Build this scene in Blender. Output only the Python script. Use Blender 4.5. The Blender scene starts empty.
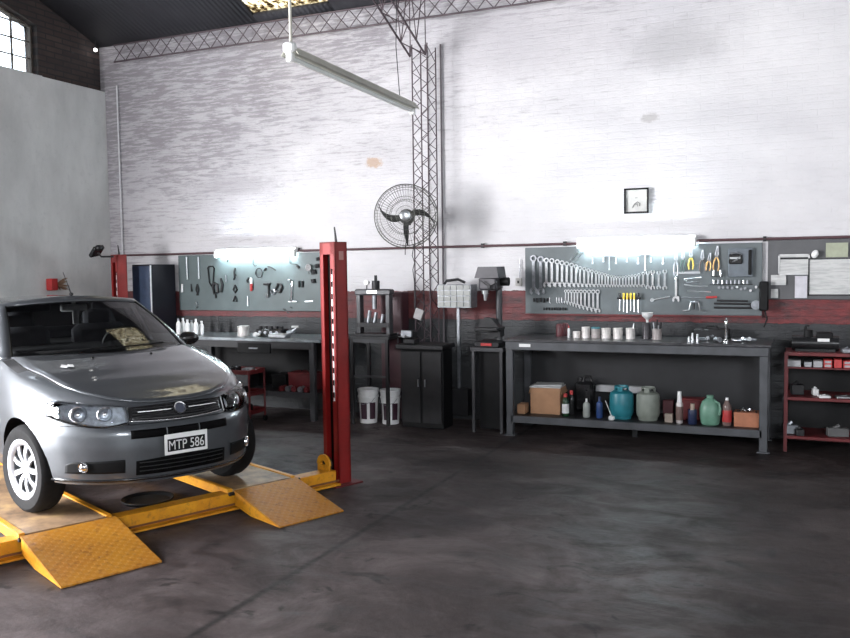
import bpy, math, random
from mathutils import Matrix, Vector
random.seed(7)
S = bpy.context.scene
COL = S.collection
PI = math.pi

# ---------------------------------------------------------------- camera
YAW, PITCH, ROLL, CAMH, FPX = .4157, .061, -.0137, 1.768, 851.6
fw = Vector((-math.sin(YAW)*math.cos(PITCH), math.cos(YAW)*math.cos(PITCH), -math.sin(PITCH)))
rt0 = Vector((math.cos(YAW), math.sin(YAW), 0)); up0 = rt0.cross(fw)
rt = rt0*math.cos(ROLL) + up0*math.sin(ROLL); up = up0*math.cos(ROLL) - rt0*math.sin(ROLL)
cd = bpy.data.cameras.new('camera'); cam = bpy.data.objects.new('camera', cd); COL.objects.link(cam)
m4 = Matrix((rt, up, -fw)).transposed().to_4x4(); m4.translation = (0, 0, CAMH)
cam.matrix_world = m4
cd.sensor_width = 36; cd.lens = 36*FPX/850; cd.clip_start = .05; cd.clip_end = 200
S.camera = cam

# ---------------------------------------------------------------- world, lamps, exposure
w = bpy.data.worlds.new('sky'); S.world = w; w.use_nodes = True
wn = w.node_tree.nodes; wl = w.node_tree.links
bg = wn['Background']; bg.inputs['Strength'].default_value = 6.0
tc = wn.new('ShaderNodeTexCoord'); sp = wn.new('ShaderNodeSeparateXYZ'); rp = wn.new('ShaderNodeValToRGB')
wl.new(tc.outputs['Generated'], sp.inputs[0]); wl.new(sp.outputs['Z'], rp.inputs[0]); wl.new(rp.outputs[0], bg.inputs['Color'])
rp.color_ramp.elements[0].position = .0; rp.color_ramp.elements[0].color = (.55, .57, .55, 1)
rp.color_ramp.elements[1].position = .25; rp.color_ramp.elements[1].color = (.86, .93, 1, 1)
S.view_settings.view_transform = 'Standard'; S.view_settings.look = 'None'
S.view_settings.gamma = 1; S.view_settings.exposure = 0.55; S.view_settings.use_curve_mapping = False

def area(name, loc, direction, sx, sy, power, color):
    l = bpy.data.lights.new(name, 'AREA'); l.shape = 'RECTANGLE'; l.size = sx; l.size_y = sy; l.energy = power; l.color = color
    o = bpy.data.objects.new(name, l); COL.objects.link(o); o.location = loc
    o.rotation_euler = Vector(direction).to_track_quat('-Z', 'Y').to_euler()
    return o
# daylight entering through the street gate in the left wall (behind the left edge of the frame)
area('gate_daylight', (-8.72, .9, 2.05), (1, .12, .06), 3.8, 3.1, 1650, (.97, .97, 1))
# added fill light, set in an unseen high opening in the front wall
area('front_fill', (3.2, -5.9, 3.6), (-.15, 1, .0), 3.2, 1.5, 430, (.90, .94, 1))

# ---------------------------------------------------------------- materials
MATS = {}
def mat(name, col, rough=.5, metal=0., var=.12, scale=14., coat=0., emit=None, spec=.5, bump=0., bscale=60.):
    if name in MATS: return MATS[name]
    m = bpy.data.materials.new(name); m.use_nodes = True; n = m.node_tree.nodes; l = m.node_tree.links
    b = n['Principled BSDF']; b.inputs['Roughness'].default_value = rough; b.inputs['Metallic'].default_value = metal
    b.inputs['Coat Weight'].default_value = coat; b.inputs['Specular IOR Level'].default_value = spec
    if coat: b.inputs['Coat Roughness'].default_value = .06
    if emit:
        b.inputs['Emission Color'].default_value = (*emit[0], 1); b.inputs['Emission Strength'].default_value = emit[1]
    t = n.new('ShaderNodeTexCoord'); z = n.new('ShaderNodeTexNoise'); z.inputs['Scale'].default_value = scale; z.inputs['Detail'].default_value = 4
    l.new(t.outputs['Object'], z.inputs['Vector'])
    r = n.new('ShaderNodeValToRGB'); l.new(z.outputs['Fac'], r.inputs[0]); l.new(r.outputs[0], b.inputs['Base Color'])
    r.color_ramp.elements[0].position = .3; r.color_ramp.elements[1].position = .7
    r.color_ramp.elements[0].color = (*[c*(1-var) for c in col], 1); r.color_ramp.elements[1].color = (*[min(1, c*(1+var)) for c in col], 1)
    if bump:
        z2 = n.new('ShaderNodeTexNoise'); z2.inputs['Scale'].default_value = bscale; l.new(t.outputs['Object'], z2.inputs['Vector'])
        bp = n.new('ShaderNodeBump'); bp.inputs['Strength'].default_value = bump; bp.inputs['Distance'].default_value = .01
        l.new(z2.outputs['Fac'], bp.inputs['Height']); l.new(bp.outputs[0], b.inputs['Normal'])
    MATS[name] = m; return m

def N(m, kind, **kw):
    x = m.node_tree.nodes.new(kind)
    for k, v in kw.items(): setattr(x, k, v)
    return x
def setin(x, **kw):
    for k, v in kw.items(): x.inputs[k.replace('_', ' ')].default_value = v
def ramp(m, src, stops):
    r = N(m, 'ShaderNodeValToRGB'); m.node_tree.links.new(src, r.inputs[0])
    e = r.color_ramp.elements
    while len(e) < len(stops): e.new(.5)
    for i, (p, c) in enumerate(stops): e[i].position = p; e[i].color = (*c, 1) if len(c) == 3 else c
    return r.outputs[0]
def g(v): return (v, v, v)
def mixc(m, f, a, b, mode='MIX'):
    x = N(m, 'ShaderNodeMix', data_type='RGBA', blend_type=mode); L = m.node_tree.links
    for i, v in ((0, f), (6, a), (7, b)):
        if isinstance(v, (int, float)): x.inputs[i].default_value = v
        elif isinstance(v, tuple): x.inputs[i].default_value = (*v, 1)
        else: L.new(v, x.inputs[i])
    return x.outputs[2]
def coords(m, sx=1, sy=1, sz=1):
    t = N(m, 'ShaderNodeNewGeometry'); mp = N(m, 'ShaderNodeMapping'); mp.inputs['Scale'].default_value = (sx, sy, sz)
    m.node_tree.links.new(t.outputs['Position'], mp.inputs[0]); return mp.outputs[0]
def noise(m, vec, scale, detail=5, rough=.6, dist=0):
    z = N(m, 'ShaderNodeTexNoise'); setin(z, Scale=scale, Detail=detail, Roughness=rough, Distortion=dist)
    m.node_tree.links.new(vec, z.inputs['Vector']); return z.outputs['Fac']
def math_(m, op, a, b=None):
    x = N(m, 'ShaderNodeMath', operation=op); L = m.node_tree.links
    for i, v in enumerate((a, b)):
        if v is None: continue
        if isinstance(v, (int, float)): x.inputs[i].default_value = v
        else: L.new(v, x.inputs[i])
    return x.outputs[0]

def brick_wall_material():
    m = bpy.data.materials.new('whitewashed_brick'); m.use_nodes = True; L = m.node_tree.links; b = m.node_tree.nodes['Principled BSDF']
    geo = N(m, 'ShaderNodeNewGeometry'); sx = N(m, 'ShaderNodeSeparateXYZ'); L.new(geo.outputs['Position'], sx.inputs[0])
    cmb = N(m, 'ShaderNodeCombineXYZ'); L.new(sx.outputs['X'], cmb.inputs[0]); L.new(sx.outputs['Z'], cmb.inputs[1])
    br = N(m, 'ShaderNodeTexBrick'); L.new(cmb.outputs[0], br.inputs['Vector'])
    setin(br, Scale=1.0, Mortar_Size=.009, Mortar_Smooth=.8, Brick_Width=.27, Row_Height=.072)
    br.inputs['Color1'].default_value = (*g(.9), 1); br.inputs['Color2'].default_value = (*g(1), 1); br.inputs['Mortar'].default_value = (*g(.35), 1)
    big = noise(m, coords(m, .5, .5, .8), 1.1, 5, .6)
    streak = noise(m, coords(m, 1.3, 1, 11), 2.6, 8, .74, .15)
    fine = noise(m, coords(m, 4, 4, 14), 3.0, 6, .7)
    base = ramp(m, big, [(.3, (.50, .49, .51)), (.62, (.64, .625, .635))])
    # grime streaks thicken high up and left; the greyer base there also paints shade
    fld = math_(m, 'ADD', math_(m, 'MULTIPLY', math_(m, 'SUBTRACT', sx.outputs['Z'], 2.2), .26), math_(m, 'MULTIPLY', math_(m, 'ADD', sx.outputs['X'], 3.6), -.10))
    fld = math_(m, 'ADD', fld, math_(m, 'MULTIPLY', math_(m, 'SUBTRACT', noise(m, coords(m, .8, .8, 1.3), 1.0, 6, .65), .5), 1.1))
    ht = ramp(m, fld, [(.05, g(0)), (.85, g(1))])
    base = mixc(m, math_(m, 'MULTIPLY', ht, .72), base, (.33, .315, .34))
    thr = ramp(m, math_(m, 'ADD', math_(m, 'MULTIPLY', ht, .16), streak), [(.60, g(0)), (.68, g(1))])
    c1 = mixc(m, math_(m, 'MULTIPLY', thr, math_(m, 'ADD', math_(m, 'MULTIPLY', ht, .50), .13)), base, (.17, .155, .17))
    f2 = ramp(m, fine, [(.60, g(0)), (.72, g(1))])
    c2 = mixc(m, math_(m, 'MULTIPLY', f2, math_(m, 'ADD', math_(m, 'MULTIPLY', ht, .45), .12)), c1, (.30, .28, .29))
    mort = ramp(m, br.outputs['Fac'], [(0, g(0)), (1, g(1))])
    c3 = mixc(m, math_(m, 'MULTIPLY', mort, math_(m, 'ADD', math_(m, 'MULTIPLY', ht, .16), .0)), c2, (.28, .27, .28))
    # a patch of bare brown plaster (near the fan) and small dark scabs, plus broad grey smudges
    def spot(cx, cz, rx, rz, nsc, lo, hi):
        dx = math_(m, 'DIVIDE', math_(m, 'SUBTRACT', sx.outputs['X'], cx), rx); dz = math_(m, 'DIVIDE', math_(m, 'SUBTRACT', sx.outputs['Z'], cz), rz)
        d = math_(m, 'SQRT', math_(m, 'ADD', math_(m, 'MULTIPLY', dx, dx), math_(m, 'MULTIPLY', dz, dz)))
        q = math_(m, 'ADD', d, math_(m, 'MULTIPLY', noise(m, coords(m), nsc, 5, .7), 1.2))
        return ramp(m, math_(m, 'MULTIPLY', q, .5), [(lo*.5, g(1)), (hi*.5, g(0))])
    c4 = mixc(m, math_(m, 'MULTIPLY', spot(-4.68, 3.02, .17, .10, 22, 1.1, 1.35), .85), c3, (.42, .30, .22))
    c4 = mixc(m, math_(m, 'MULTIPLY', spot(-1.45, 3.28, .14, .07, 16, 1.1, 1.4), .6), c4, (.33, .31, .31))
    c4 = mixc(m, math_(m, 'MULTIPLY', spot(-6.6, 2.85, .8, .16, 9, 1.1, 1.5), .6), c4, (.36, .34, .36))
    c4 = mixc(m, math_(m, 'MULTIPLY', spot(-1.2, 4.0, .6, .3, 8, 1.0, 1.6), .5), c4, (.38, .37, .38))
    c4 = mixc(m, math_(m, 'MULTIPLY', spot(-2.9, 4.25, 1.3, .45, 6, 1.1, 1.9), .5), c4, (.38, .36, .38))  # grey grime band, with the soft shadow there painted in too
    # red oil-paint band, dark grey dado below it
    edge = math_(m, 'ADD', sx.outputs['Z'], math_(m, 'MULTIPLY', math_(m, 'SUBTRACT', noise(m, coords(m), 7, 4), .5), .05))
    redn = ramp(m, noise(m, coords(m, 1, 1, 3), 3.5, 5, .65), [(.35, (.03, .012, .014)), (.6, (.17, .022, .024))])
    red = mixc(m, ramp(m, math_(m, 'MULTIPLY', math_(m, 'ADD', sx.outputs['X'], 3.6), .7), [(0, g(.55)), (1, g(0))]), redn, (.10, .03, .032))
    low = ramp(m, noise(m, coords(m), 2.5, 5, .6), [(.3, (.013, .013, .015)), (.7, (.036, .039, .042))])
    c5 = mixc(m, ramp(m, edge, [(.0, g(0)), (1.46, g(0))]), low, low)
    isred = math_(m, 'LESS_THAN', edge, 1.49); islow = math_(m, 'LESS_THAN', edge, 1.16)
    c5 = mixc(m, isred, c4, red); c6 = mixc(m, islow, c5, low)
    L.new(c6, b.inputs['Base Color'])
    L.new(mixc(m, isred, g(.85), g(.45)), b.inputs['Roughness'])
    bp = N(m, 'ShaderNodeBump'); setin(bp, Strength=.55, Distance=.012)
    hgt = math_(m, 'ADD', math_(m, 'MULTIPLY', mort, -.25), math_(m, 'MULTIPLY', fine, 1.5))
    L.new(hgt, bp.inputs['Height']); L.new(bp.outputs[0], b.inputs['Normal'])
    return m
def plaster_material():
    m = bpy.data.materials.new('grey_plaster'); m.use_nodes = True; L = m.node_tree.links; b = m.node_tree.nodes['Principled BSDF']
    a = noise(m, coords(m, 1, 1, .45), 2.0, 6, .6)
    c = ramp(m, a, [(.3, (.47, .475, .475)), (.7, (.66, .66, .655))])
    f = ramp(m, noise(m, coords(m), 14, 5, .7), [(.55, g(0)), (.8, g(1))])
    c = mixc(m, math_(m, 'MULTIPLY', f, .35), c, (.33, .33, .34))
    L.new(c, b.inputs['Base Color']); b.inputs['Roughness'].default_value = .9
    bp = N(m, 'ShaderNodeBump'); setin(bp, Strength=.2, Distance=.01); L.new(noise(m, coords(m), 30, 4), bp.inputs['Height']); L.new(bp.outputs[0], b.inputs['Normal'])
    return m
def floor_material():
    m = bpy.data.materials.new('stained_concrete'); m.use_nodes = True; L = m.node_tree.links; b = m.node_tree.nodes['Principled BSDF']
    geo = N(m, 'ShaderNodeNewGeometry'); sx = N(m, 'ShaderNodeSeparateXYZ'); L.new(geo.outputs['Position'], sx.inputs[0])
    a = noise(m, coords(m), 1.3, 8, .72, .6)
    c = ramp(m, a, [(.34, (.011, .0078, .0075)), (.50, (.027, .0205, .0195)), (.66, (.054, .043, .041))])
    wtr = noise(m, coords(m, 1, 1.9, 1), 2.2, 7, .68, .8)
    c = mixc(m, ramp(m, wtr, [(.55, g(0)), (.68, g(.75))]), c, (.008, .007, .007))
    # the floor is lighter and greyer on the left, darkening gradually to the right
    bay = ramp(m, math_(m, 'ADD', sx.outputs['X'], math_(m, 'MULTIPLY', noise(m, coords(m), 1.5, 4), .8)), [(0, g(0)), (1, g(0))])
    xx = math_(m, 'ADD', sx.outputs['X'], math_(m, 'MULTIPLY', math_(m, 'SUBTRACT', noise(m, coords(m), .9, 5, .6), .5), 4.))
    left_mix = ramp(m, math_(m, 'MULTIPLY', math_(m, 'ADD', xx, 6.), .14), [(.15, g(1)), (.85, g(0))])
    c = mixc(m, left_mix, c, mixc(m, 1.0, c, (2.9, 3.0, 3.15), 'MULTIPLY'))
    st = math_(m, 'ADD', noise(m, coords(m, 1, 1.3, 1), 3.2, 6, .6, 1.2), 0.)
    c = mixc(m, ramp(m, st, [(.60, g(0)), (.66, g(.8))]), c, (.010, .009, .009))
    sc = noise(m, coords(m, 1, 1, 1), 26, 5, .7)
    c = mixc(m, ramp(m, sc, [(.5, g(0)), (.8, g(.35))]), c, (.05, .045, .045))
    # joint between the two pours
    jx = math_(m, 'ABSOLUTE', math_(m, 'ADD', sx.outputs['X'], 2.68 ))
    jn = math_(m, 'ADD', jx, math_(m, 'MULTIPLY', noise(m, coords(m), 9, 4), .03))
    c = mixc(m, ramp(m, jn, [(.022, g(.85)), (.05, g(0))]), c, (.012, .011, .011))
    L.new(c, b.inputs['Base Color'])
    L.new(ramp(m, wtr, [(.4, g(.68)), (.65, g(.42))]), b.inputs['Roughness']); b.inputs['Specular IOR Level'].default_value = .25
    bp = N(m, 'ShaderNodeBump'); setin(bp, Strength=.25, Distance=.01); L.new(math_(m, 'ADD', sc, wtr), bp.inputs['Height']); L.new(bp.outputs[0], b.inputs['Normal'])
    return m
def roof_material():
    m = bpy.data.materials.new('dark_corrugated_roof'); m.use_nodes = True; L = m.node_tree.links; b = m.node_tree.nodes['Principled BSDF']
    wv = N(m, 'ShaderNodeTexWave'); wv.bands_direction = 'X'; setin(wv, Scale=4.5); L.new(coords(m), wv.inputs['Vector'])
    c = mixc(m, ramp(m, noise(m, coords(m), 1.5, 5), [(.3, g(0)), (.7, g(1))]), (.011, .011, .015), (.022, .021, .027))
    L.new(c, b.inputs['Base Color']); b.inputs['Roughness'].default_value = .7
    bp = N(m, 'ShaderNodeBump'); setin(bp, Strength=.25, Distance=.03); L.new(wv.outputs['Fac'], bp.inputs['Height']); L.new(bp.outputs[0], b.inputs['Normal'])
    return m
def gable_material():
    m = bpy.data.materials.new('sooty_brick'); m.use_nodes = True; L = m.node_tree.links; b = m.node_tree.nodes['Principled BSDF']
    geo = N(m, 'ShaderNodeNewGeometry'); sx = N(m, 'ShaderNodeSeparateXYZ'); L.new(geo.outputs['Position'], sx.inputs[0])
    cmb = N(m, 'ShaderNodeCombineXYZ'); L.new(sx.outputs['Y'], cmb.inputs[0]); L.new(sx.outputs['Z'], cmb.inputs[1])
    br = N(m, 'ShaderNodeTexBrick'); L.new(cmb.outputs[0], br.inputs['Vector']); setin(br, Scale=1., Mortar_Size=.01, Brick_Width=.27, Row_Height=.072)
    br.inputs['Color1'].default_value = (.05, .034, .032, 1); br.inputs['Color2'].default_value = (.075, .05, .045, 1); br.inputs['Mortar'].default_value = (.03, .028, .028, 1)
    L.new(mixc(m, ramp(m, noise(m, coords(m), 3, 5), [(.4, g(0)), (.7, g(.7))]), br.outputs[0], (.025, .022, .024)), b.inputs['Base Color']); b.inputs['Roughness'].default_value = .9
    return m
def rust_yellow(name, plate):
    m = bpy.data.materials.new(name); m.use_nodes = True; L = m.node_tree.links; b = m.node_tree.nodes['Principled BSDF']
    tcn = N(m, 'ShaderNodeTexCoord'); o = tcn.outputs['Object']
    n1 = noise(m, o, 5, 6, .65); n2 = noise(m, o, 22, 5, .7)
    c = ramp(m, n1, [(.3, (.58, .22, .010)), (.6, (.74, .34, .016))])
    c = mixc(m, ramp(m, n2, [(.52, g(0)), (.66, g(.75 if plate else .5))]), c, (.20, .075, .02))
    if plate:
        c = mixc(m, .5, c, (.34, .12, .02))
        def tread(ax, sgn):
            mp = N(m, 'ShaderNodeMapping'); L.new(o, mp.inputs[0]); mp.inputs['Rotation'].default_value = (0, 0, sgn*PI/4); mp.inputs['Scale'].default_value = (1, 1, 1)
            s = N(m, 'ShaderNodeSeparateXYZ'); L.new(mp.outputs[0], s.inputs[0])
            u = math_(m, 'FRACT', math_(m, 'ADD', math_(m, 'MULTIPLY', s.outputs['X'], 24), .5*(sgn < 0)))
            v = math_(m, 'FRACT', math_(m, 'ADD', math_(m, 'MULTIPLY', s.outputs['Y'], 24), .5*(sgn < 0)))
            du = math_(m, 'MULTIPLY', math_(m, 'ABSOLUTE', math_(m, 'SUBTRACT', u, .5)), 2.6 if ax else 7.); dv = math_(m, 'MULTIPLY', math_(m, 'ABSOLUTE', math_(m, 'SUBTRACT', v, .5)), 7. if ax else 2.6)
            return math_(m, 'LESS_THAN', math_(m, 'ADD', math_(m, 'MULTIPLY', du, du), math_(m, 'MULTIPLY', dv, dv)), 1.)
        t = math_(m, 'MAXIMUM', tread(0, 1), tread(1, 1))
        mp = N(m, 'ShaderNodeMapping')
        c = mixc(m, math_(m, 'MULTIPLY', t, .55), c, (.55, .28, .08))
        bp = N(m, 'ShaderNodeBump'); setin(bp, Strength=.8, Distance=.004); L.new(t, bp.inputs['Height']); L.new(bp.outputs[0], b.inputs['Normal'])
    L.new(c, b.inputs['Base Color']); b.inputs['Roughness'].default_value = .42; b.inputs['Metallic'].default_value = .15 if plate else 0.
    return m
def runway_material():
    m = bpy.data.materials.new('worn_runway_plate'); m.use_nodes = True; L = m.node_tree.links; b = m.node_tree.nodes['Principled BSDF']
    o = N(m, 'ShaderNodeTexCoord').outputs['Object']
    c = ramp(m, noise(m, o, 4, 6, .65), [(.32, (.13, .09, .06)), (.5, (.34, .22, .13)), (.7, (.56, .38, .18))])
    L.new(c, b.inputs['Base Color']); b.inputs['Roughness'].default_value = .5; b.inputs['Metallic'].default_value = .2
    return m
def glass_material(name, tint, refl=1.45, rough=.02):
    m = bpy.data.materials.new(name); m.use_nodes = True; n = m.node_tree.nodes; L = m.node_tree.links
    n.remove(n['Principled BSDF']); out = n['Material Output']
    tr = N(m, 'ShaderNodeBsdfTransparent'); gl = N(m, 'ShaderNodeBsdfGlossy'); gl.inputs['Roughness'].default_value = rough; fr = N(m, 'ShaderNodeFresnel'); fr.inputs[0].default_value = refl
    o = N(m, 'ShaderNodeTexCoord').outputs['Object']
    tcol = ramp(m, noise(m, o, 3, 4), [(.3, tuple(c*.9 for c in tint)), (.7, tint)]); L.new(tcol, tr.inputs[0])
    mx = N(m, 'ShaderNodeMixShader'); L.new(fr.outputs[0], mx.inputs[0]); L.new(tr.outputs[0], mx.inputs[1]); L.new(gl.outputs[0], mx.inputs[2]); L.new(mx.outputs[0], out.inputs[0])
    return m
def skylight_material():
    m = bpy.data.materials.new('yellowed_fibreglass'); m.use_nodes = True; n = m.node_tree.nodes; L = m.node_tree.links
    n.remove(n['Principled BSDF']); out = n['Material Output']
    tl = N(m, 'ShaderNodeBsdfTranslucent'); tr = N(m, 'ShaderNodeBsdfTransparent')
    c = ramp(m, noise(m, coords(m, 6, 6, 6), 2.5, 6, .75), [(.42, (.05, .03, .015)), (.5, (.50, .42, .28)), (.60, (.98, .95, .84))])
    L.new(c, tl.inputs[0]); L.new(c, tr.inputs[0])
    mx = N(m, 'ShaderNodeMixShader'); mx.inputs[0].default_value = .5; L.new(tl.outputs[0], mx.inputs[1]); L.new(tr.outputs[0], mx.inputs[2]); L.new(mx.outputs[0], out.inputs[0])
    return m
def paper_material(name, lines=True):
    m = bpy.data.materials.new(name); m.use_nodes = True; L = m.node_tree.links; b = m.node_tree.nodes['Principled BSDF']
    c = ramp(m, noise(m, coords(m, 2, 2, 22), 3, 3), [(.4, (.40, .40, .40)), (.55, (.52, .52, .51))])
    c = mixc(m, ramp(m, noise(m, coords(m, 9, 9, 40), 2, 3), [(.58, g(0)), (.66, g(.45))]), c, (.35, .40, .38))
    L.new(c, b.inputs['Base Color']); b.inputs['Roughness'].default_value = .7
    return m

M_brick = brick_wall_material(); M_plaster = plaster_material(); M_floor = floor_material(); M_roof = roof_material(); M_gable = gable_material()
M_yel = rust_yellow('chipped_yellow_paint', False); M_ramp = rust_yellow('rusty_tread_plate', True); M_runway = runway_material()
M_glass = glass_material('windscreen_glass', (.60, .62, .62), 1.5); M_lens = glass_material('clear_lens', (.92, .94, .96), 1.45, .03)
M_sky = skylight_material(); M_paper = paper_material('printed_paper')
M_pic_glass = M_lens
red = mat('red_paint', (.22, .009, .008), .40, 0, .15, 5, coat=.3)
redd = mat('dull_red_paint', (.11, .010, .012), .5, 0, .25, 8)
black = mat('black_rubber', (.0045, .0045, .005), .6, 0, .3, spec=.25)
blackgl = mat('black_plastic', (.012, .012, .013), .25, 0, .2)
dark = mat('sooty_steel', (.014, .0135, .015), .5, .3, .3, 8)
darkpaint = mat('dark_painted_steel', (.009, .009, .011), .5, 0, .3, 6)
greysteel = mat('grey_painted_steel', (.045, .045, .049), .45, .2, .25, 6)
benchgrey = mat('bench_grey_paint', (.062, .065, .072), .5, .1, .25, 6)
benchtop = mat('oily_steel_worktop', (.10, .10, .105), .28, .7, .35, 9)
lattice = mat('purplish_grey_lattice_paint', (.065, .045, .053), .6, .1, .25, 10)
chrome = mat('chrome', (.80, .81, .82), .14, 1., .05)
steel = mat('tool_steel', (.62, .64, .66), .28, 1., .12, 20)
steeld = mat('dull_tool_steel', (.26, .27, .29), .4, .8, .25, 20)
board = mat('grey_tool_board', (.105, .122, .128), .55, 0, .12, 5)
boardr = mat('grey_notice_board', (.085, .085, .09), .6, 0, .15, 5)
whitep = mat('white_enamel', (.75, .75, .74), .45, 0, .06)
ivory = mat('ivory_enamel', (.46, .445, .39), .5, 0, .12, 6)
tinm = mat('tin_can_metal', (.50, .47, .46), .4, .5, .2, 10)
yelh = mat('yellow_grip', (.75, .55, .06), .4)
redh = mat('red_grip', (.40, .03, .03), .4)
blueh = mat('blue_plastic', (.02, .05, .16), .4)
card = mat('brown_cardboard', (.34, .185, .10), .8, 0, .15, 8)
tube_on = mat('lit_fluorescent_tube', (.9, .95, 1.), .4, 0, 0, emit=((.80, .95, 1.), 75.))
tube_off = mat('unlit_fluorescent_tube', (.70, .72, .70), .35, 0, .03)
deep = mat('deep_black_opening', (.0018, .0018, .002), .7, 0, .2, spec=.1)
paint = mat('dark_silver_car_paint', (.10, .108, .118), .36, .55, .03, 40, coat=1.)
hubm = mat('silver_hubcap', (.36, .37, .39), .38, .4, .05)
tire = mat('tyre_rubber', (.007, .007, .0075), .8, 0, .25, 30, spec=.2)
cabin = mat('dark_cabin_trim', (.02, .02, .022), .7)
seatm = mat('grey_seat_fabric', (.07, .07, .08), .9)
M_lamp = mat('headlamp_reflector', (.72, .73, .76), .34, 1., .2, 30)
pale = mat('milky_plastic', (.66, .66, .66), .45)
teal = mat('teal_enamel', (.018, .17, .21), .38, 0, .12)
sage = mat('grey_green_enamel', (.20, .22, .19), .45, 0, .15)
jade = mat('pale_green_plastic', (.12, .25, .18), .4, 0, .15)
orange = mat('orange_brown_card', (.38, .15, .08), .7, 0, .15)

# ---------------------------------------------------------------- mesh helpers
class MB:
    def __init__(s): s.v = []; s.f = []; s.m = []; s.mi = 0
    def add(s, vs, fs, M=None):
        b = len(s.v)
        s.v += [tuple(M @ Vector(v)) if M is not None else tuple(v) for v in vs]
        s.f += [tuple(i+b for i in f) for f in fs]; s.m += [s.mi]*len(fs)
        return s
    def box(s, c, d, rz=0, R=None, bev=0):
        x, y, z = [k/2 for k in d]; e = min(bev, x*.9, y*.9, z*.9)
        M = Matrix.Translation(c) @ (R if R is not None else Matrix.Rotation(rz, 4, 'Z'))
        if e <= 0:
            vs = [(i*x, j*y, k*z) for i in (-1, 1) for j in (-1, 1) for k in (-1, 1)]
            return s.add(vs, [(0, 1, 3, 2), (4, 6, 7, 5), (0, 4, 5, 1), (2, 3, 7, 6), (0, 2, 6, 4), (1, 5, 7, 3)], M)
        vs = []; idx = {}
        for i in (-1, 1):
            for j in (-1, 1):
                for k in (-1, 1):
                    for a, p in enumerate(((i*x, j*(y-e), k*(z-e)), (i*(x-e), j*y, k*(z-e)), (i*(x-e), j*(y-e), k*z))):
                        idx[i, j, k, a] = len(vs); vs.append(p)
        q = lambda *t: tuple(idx[a] for a in t); F = []
        for i in (-1, 1):
            F.append(q((i, -1, -1, 0), (i, i, -1, 0) if 0 else (i, 1, -1, 0), (i, 1, 1, 0), (i, -1, 1, 0)))
            F.append(q((-1, i, -1, 1), (1, i, -1, 1), (1, i, 1, 1), (-1, i, 1, 1)))
            F.append(q((-1, -1, i, 2), (1, -1, i, 2), (1, 1, i, 2), (-1, 1, i, 2)))
            for j in (-1, 1):
                F.append(q((i, j, -1, 0), (i, j, -1, 1), (i, j, 1, 1), (i, j, 1, 0)))
                F.append(q((i, -1, j, 0), (i, -1, j, 2), (i, 1, j, 2), (i, 1, j, 0)))
                F.append(q((-1, i, j, 1), (-1, i, j, 2), (1, i, j, 2), (1, i, j, 1)))
                for k in (-1, 1): F.append(q((i, j, k, 0), (i, j, k, 1), (i, j, k, 2)))
        return s.add(vs, F, M)
    def cyl(s, p0, p1, r0, r1=None, n=12, caps=True):
        r1 = r0 if r1 is None else r1
        p0 = Vector(p0); p1 = Vector(p1); d = (p1-p0).normalized()
        a = d.orthogonal().normalized(); b = d.cross(a)
        vs = [p0+(a*math.cos(2*PI*i/n)+b*math.sin(2*PI*i/n))*r0 for i in range(n)] + [p1+(a*math.cos(2*PI*i/n)+b*math.sin(2*PI*i/n))*r1 for i in range(n)]
        fs = [(i, (i+1) % n, n+(i+1) % n, n+i) for i in range(n)]
        if caps: fs += [tuple(range(n-1, -1, -1)), tuple(range(n, 2*n))]
        return s.add(vs, fs)
    def tube(s, pts, r, n=8):
        P = [Vector(p) for p in pts]; rings = []; a = None
        for i, p in enumerate(P):
            d = ((P[min(i+1, len(P)-1)]-P[max(i-1, 0)])).normalized()
            a = d.orthogonal().normalized() if a is None else (a-d*a.dot(d)).normalized()
            b = d.cross(a); rr = r[i] if isinstance(r, (list, tuple)) else r
            rings.append([p+(a*math.cos(2*PI*k/n)+b*math.sin(2*PI*k/n))*rr for k in range(n)])
        vs = [v for q in rings for v in q]
        fs = [(i*n+k, i*n+(k+1) % n, (i+1)*n+(k+1) % n, (i+1)*n+k) for i in range(len(P)-1) for k in range(n)]
        fs += [tuple(range(n-1, -1, -1)), tuple(range((len(P)-1)*n, len(P)*n))]
        return s.add(vs, fs)
    def lathe(s, prof, M=None, n=24, caps=True):          # prof: (r, z) from bottom to top, about local Z
        vs = []; fs = []
        for r, z in prof:
            for k in range(n): vs.append((r*math.cos(2*PI*k/n), r*math.sin(2*PI*k/n), z))
        for i in range(len(prof)-1):
            for k in range(n): fs.append((i*n+k, i*n+(k+1) % n, (i+1)*n+(k+1) % n, (i+1)*n+k))
        if caps and prof[0][0] > 1e-5: fs.append(tuple(range(n-1, -1, -1)))
        if caps and prof[-1][0] > 1e-5: fs.append(tuple(range((len(prof)-1)*n, len(prof)*n)))
        return s.add(vs, fs, M)
    def prism(s, poly, t, M=None):             # poly in local XZ, thickness t along Y (centred)
        n = len(poly); vs = [(x, -t/2, z) for x, z in poly] + [(x, t/2, z) for x, z in poly]
        fs = [tuple(range(n)), tuple(range(2*n-1, n-1, -1))] + [(i, n+i, n+(i+1) % n, (i+1) % n) for i in range(n)]
        return s.add(vs, fs, M)
    def ring(s, c, ro, ri, t, n=20, a0=0, a1=2*PI):   # flat annulus in XZ, thickness t along Y
        full = abs(a1-a0-2*PI) < 1e-6; k = n if full else n+1; vs = []
        for i in range(k):
            a = a0+(a1-a0)*i/n; ca, sa = math.cos(a), math.sin(a)
            for r, y in ((ro, -t/2), (ro, t/2), (ri, t/2), (ri, -t/2)): vs.append((c[0]+r*ca, c[1]+y, c[2]+r*sa))
        fs = []
        for i in range(n):
            j = (i+1) % k
            for q in range(4): fs.append((i*4+q, i*4+(q+1) % 4, j*4+(q+1) % 4, j*4+q))
        if not full: fs += [(0, 1, 2, 3), ((k-1)*4+3, (k-1)*4+2, (k-1)*4+1, (k-1)*4)]
        return s.add(vs, fs)
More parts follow.
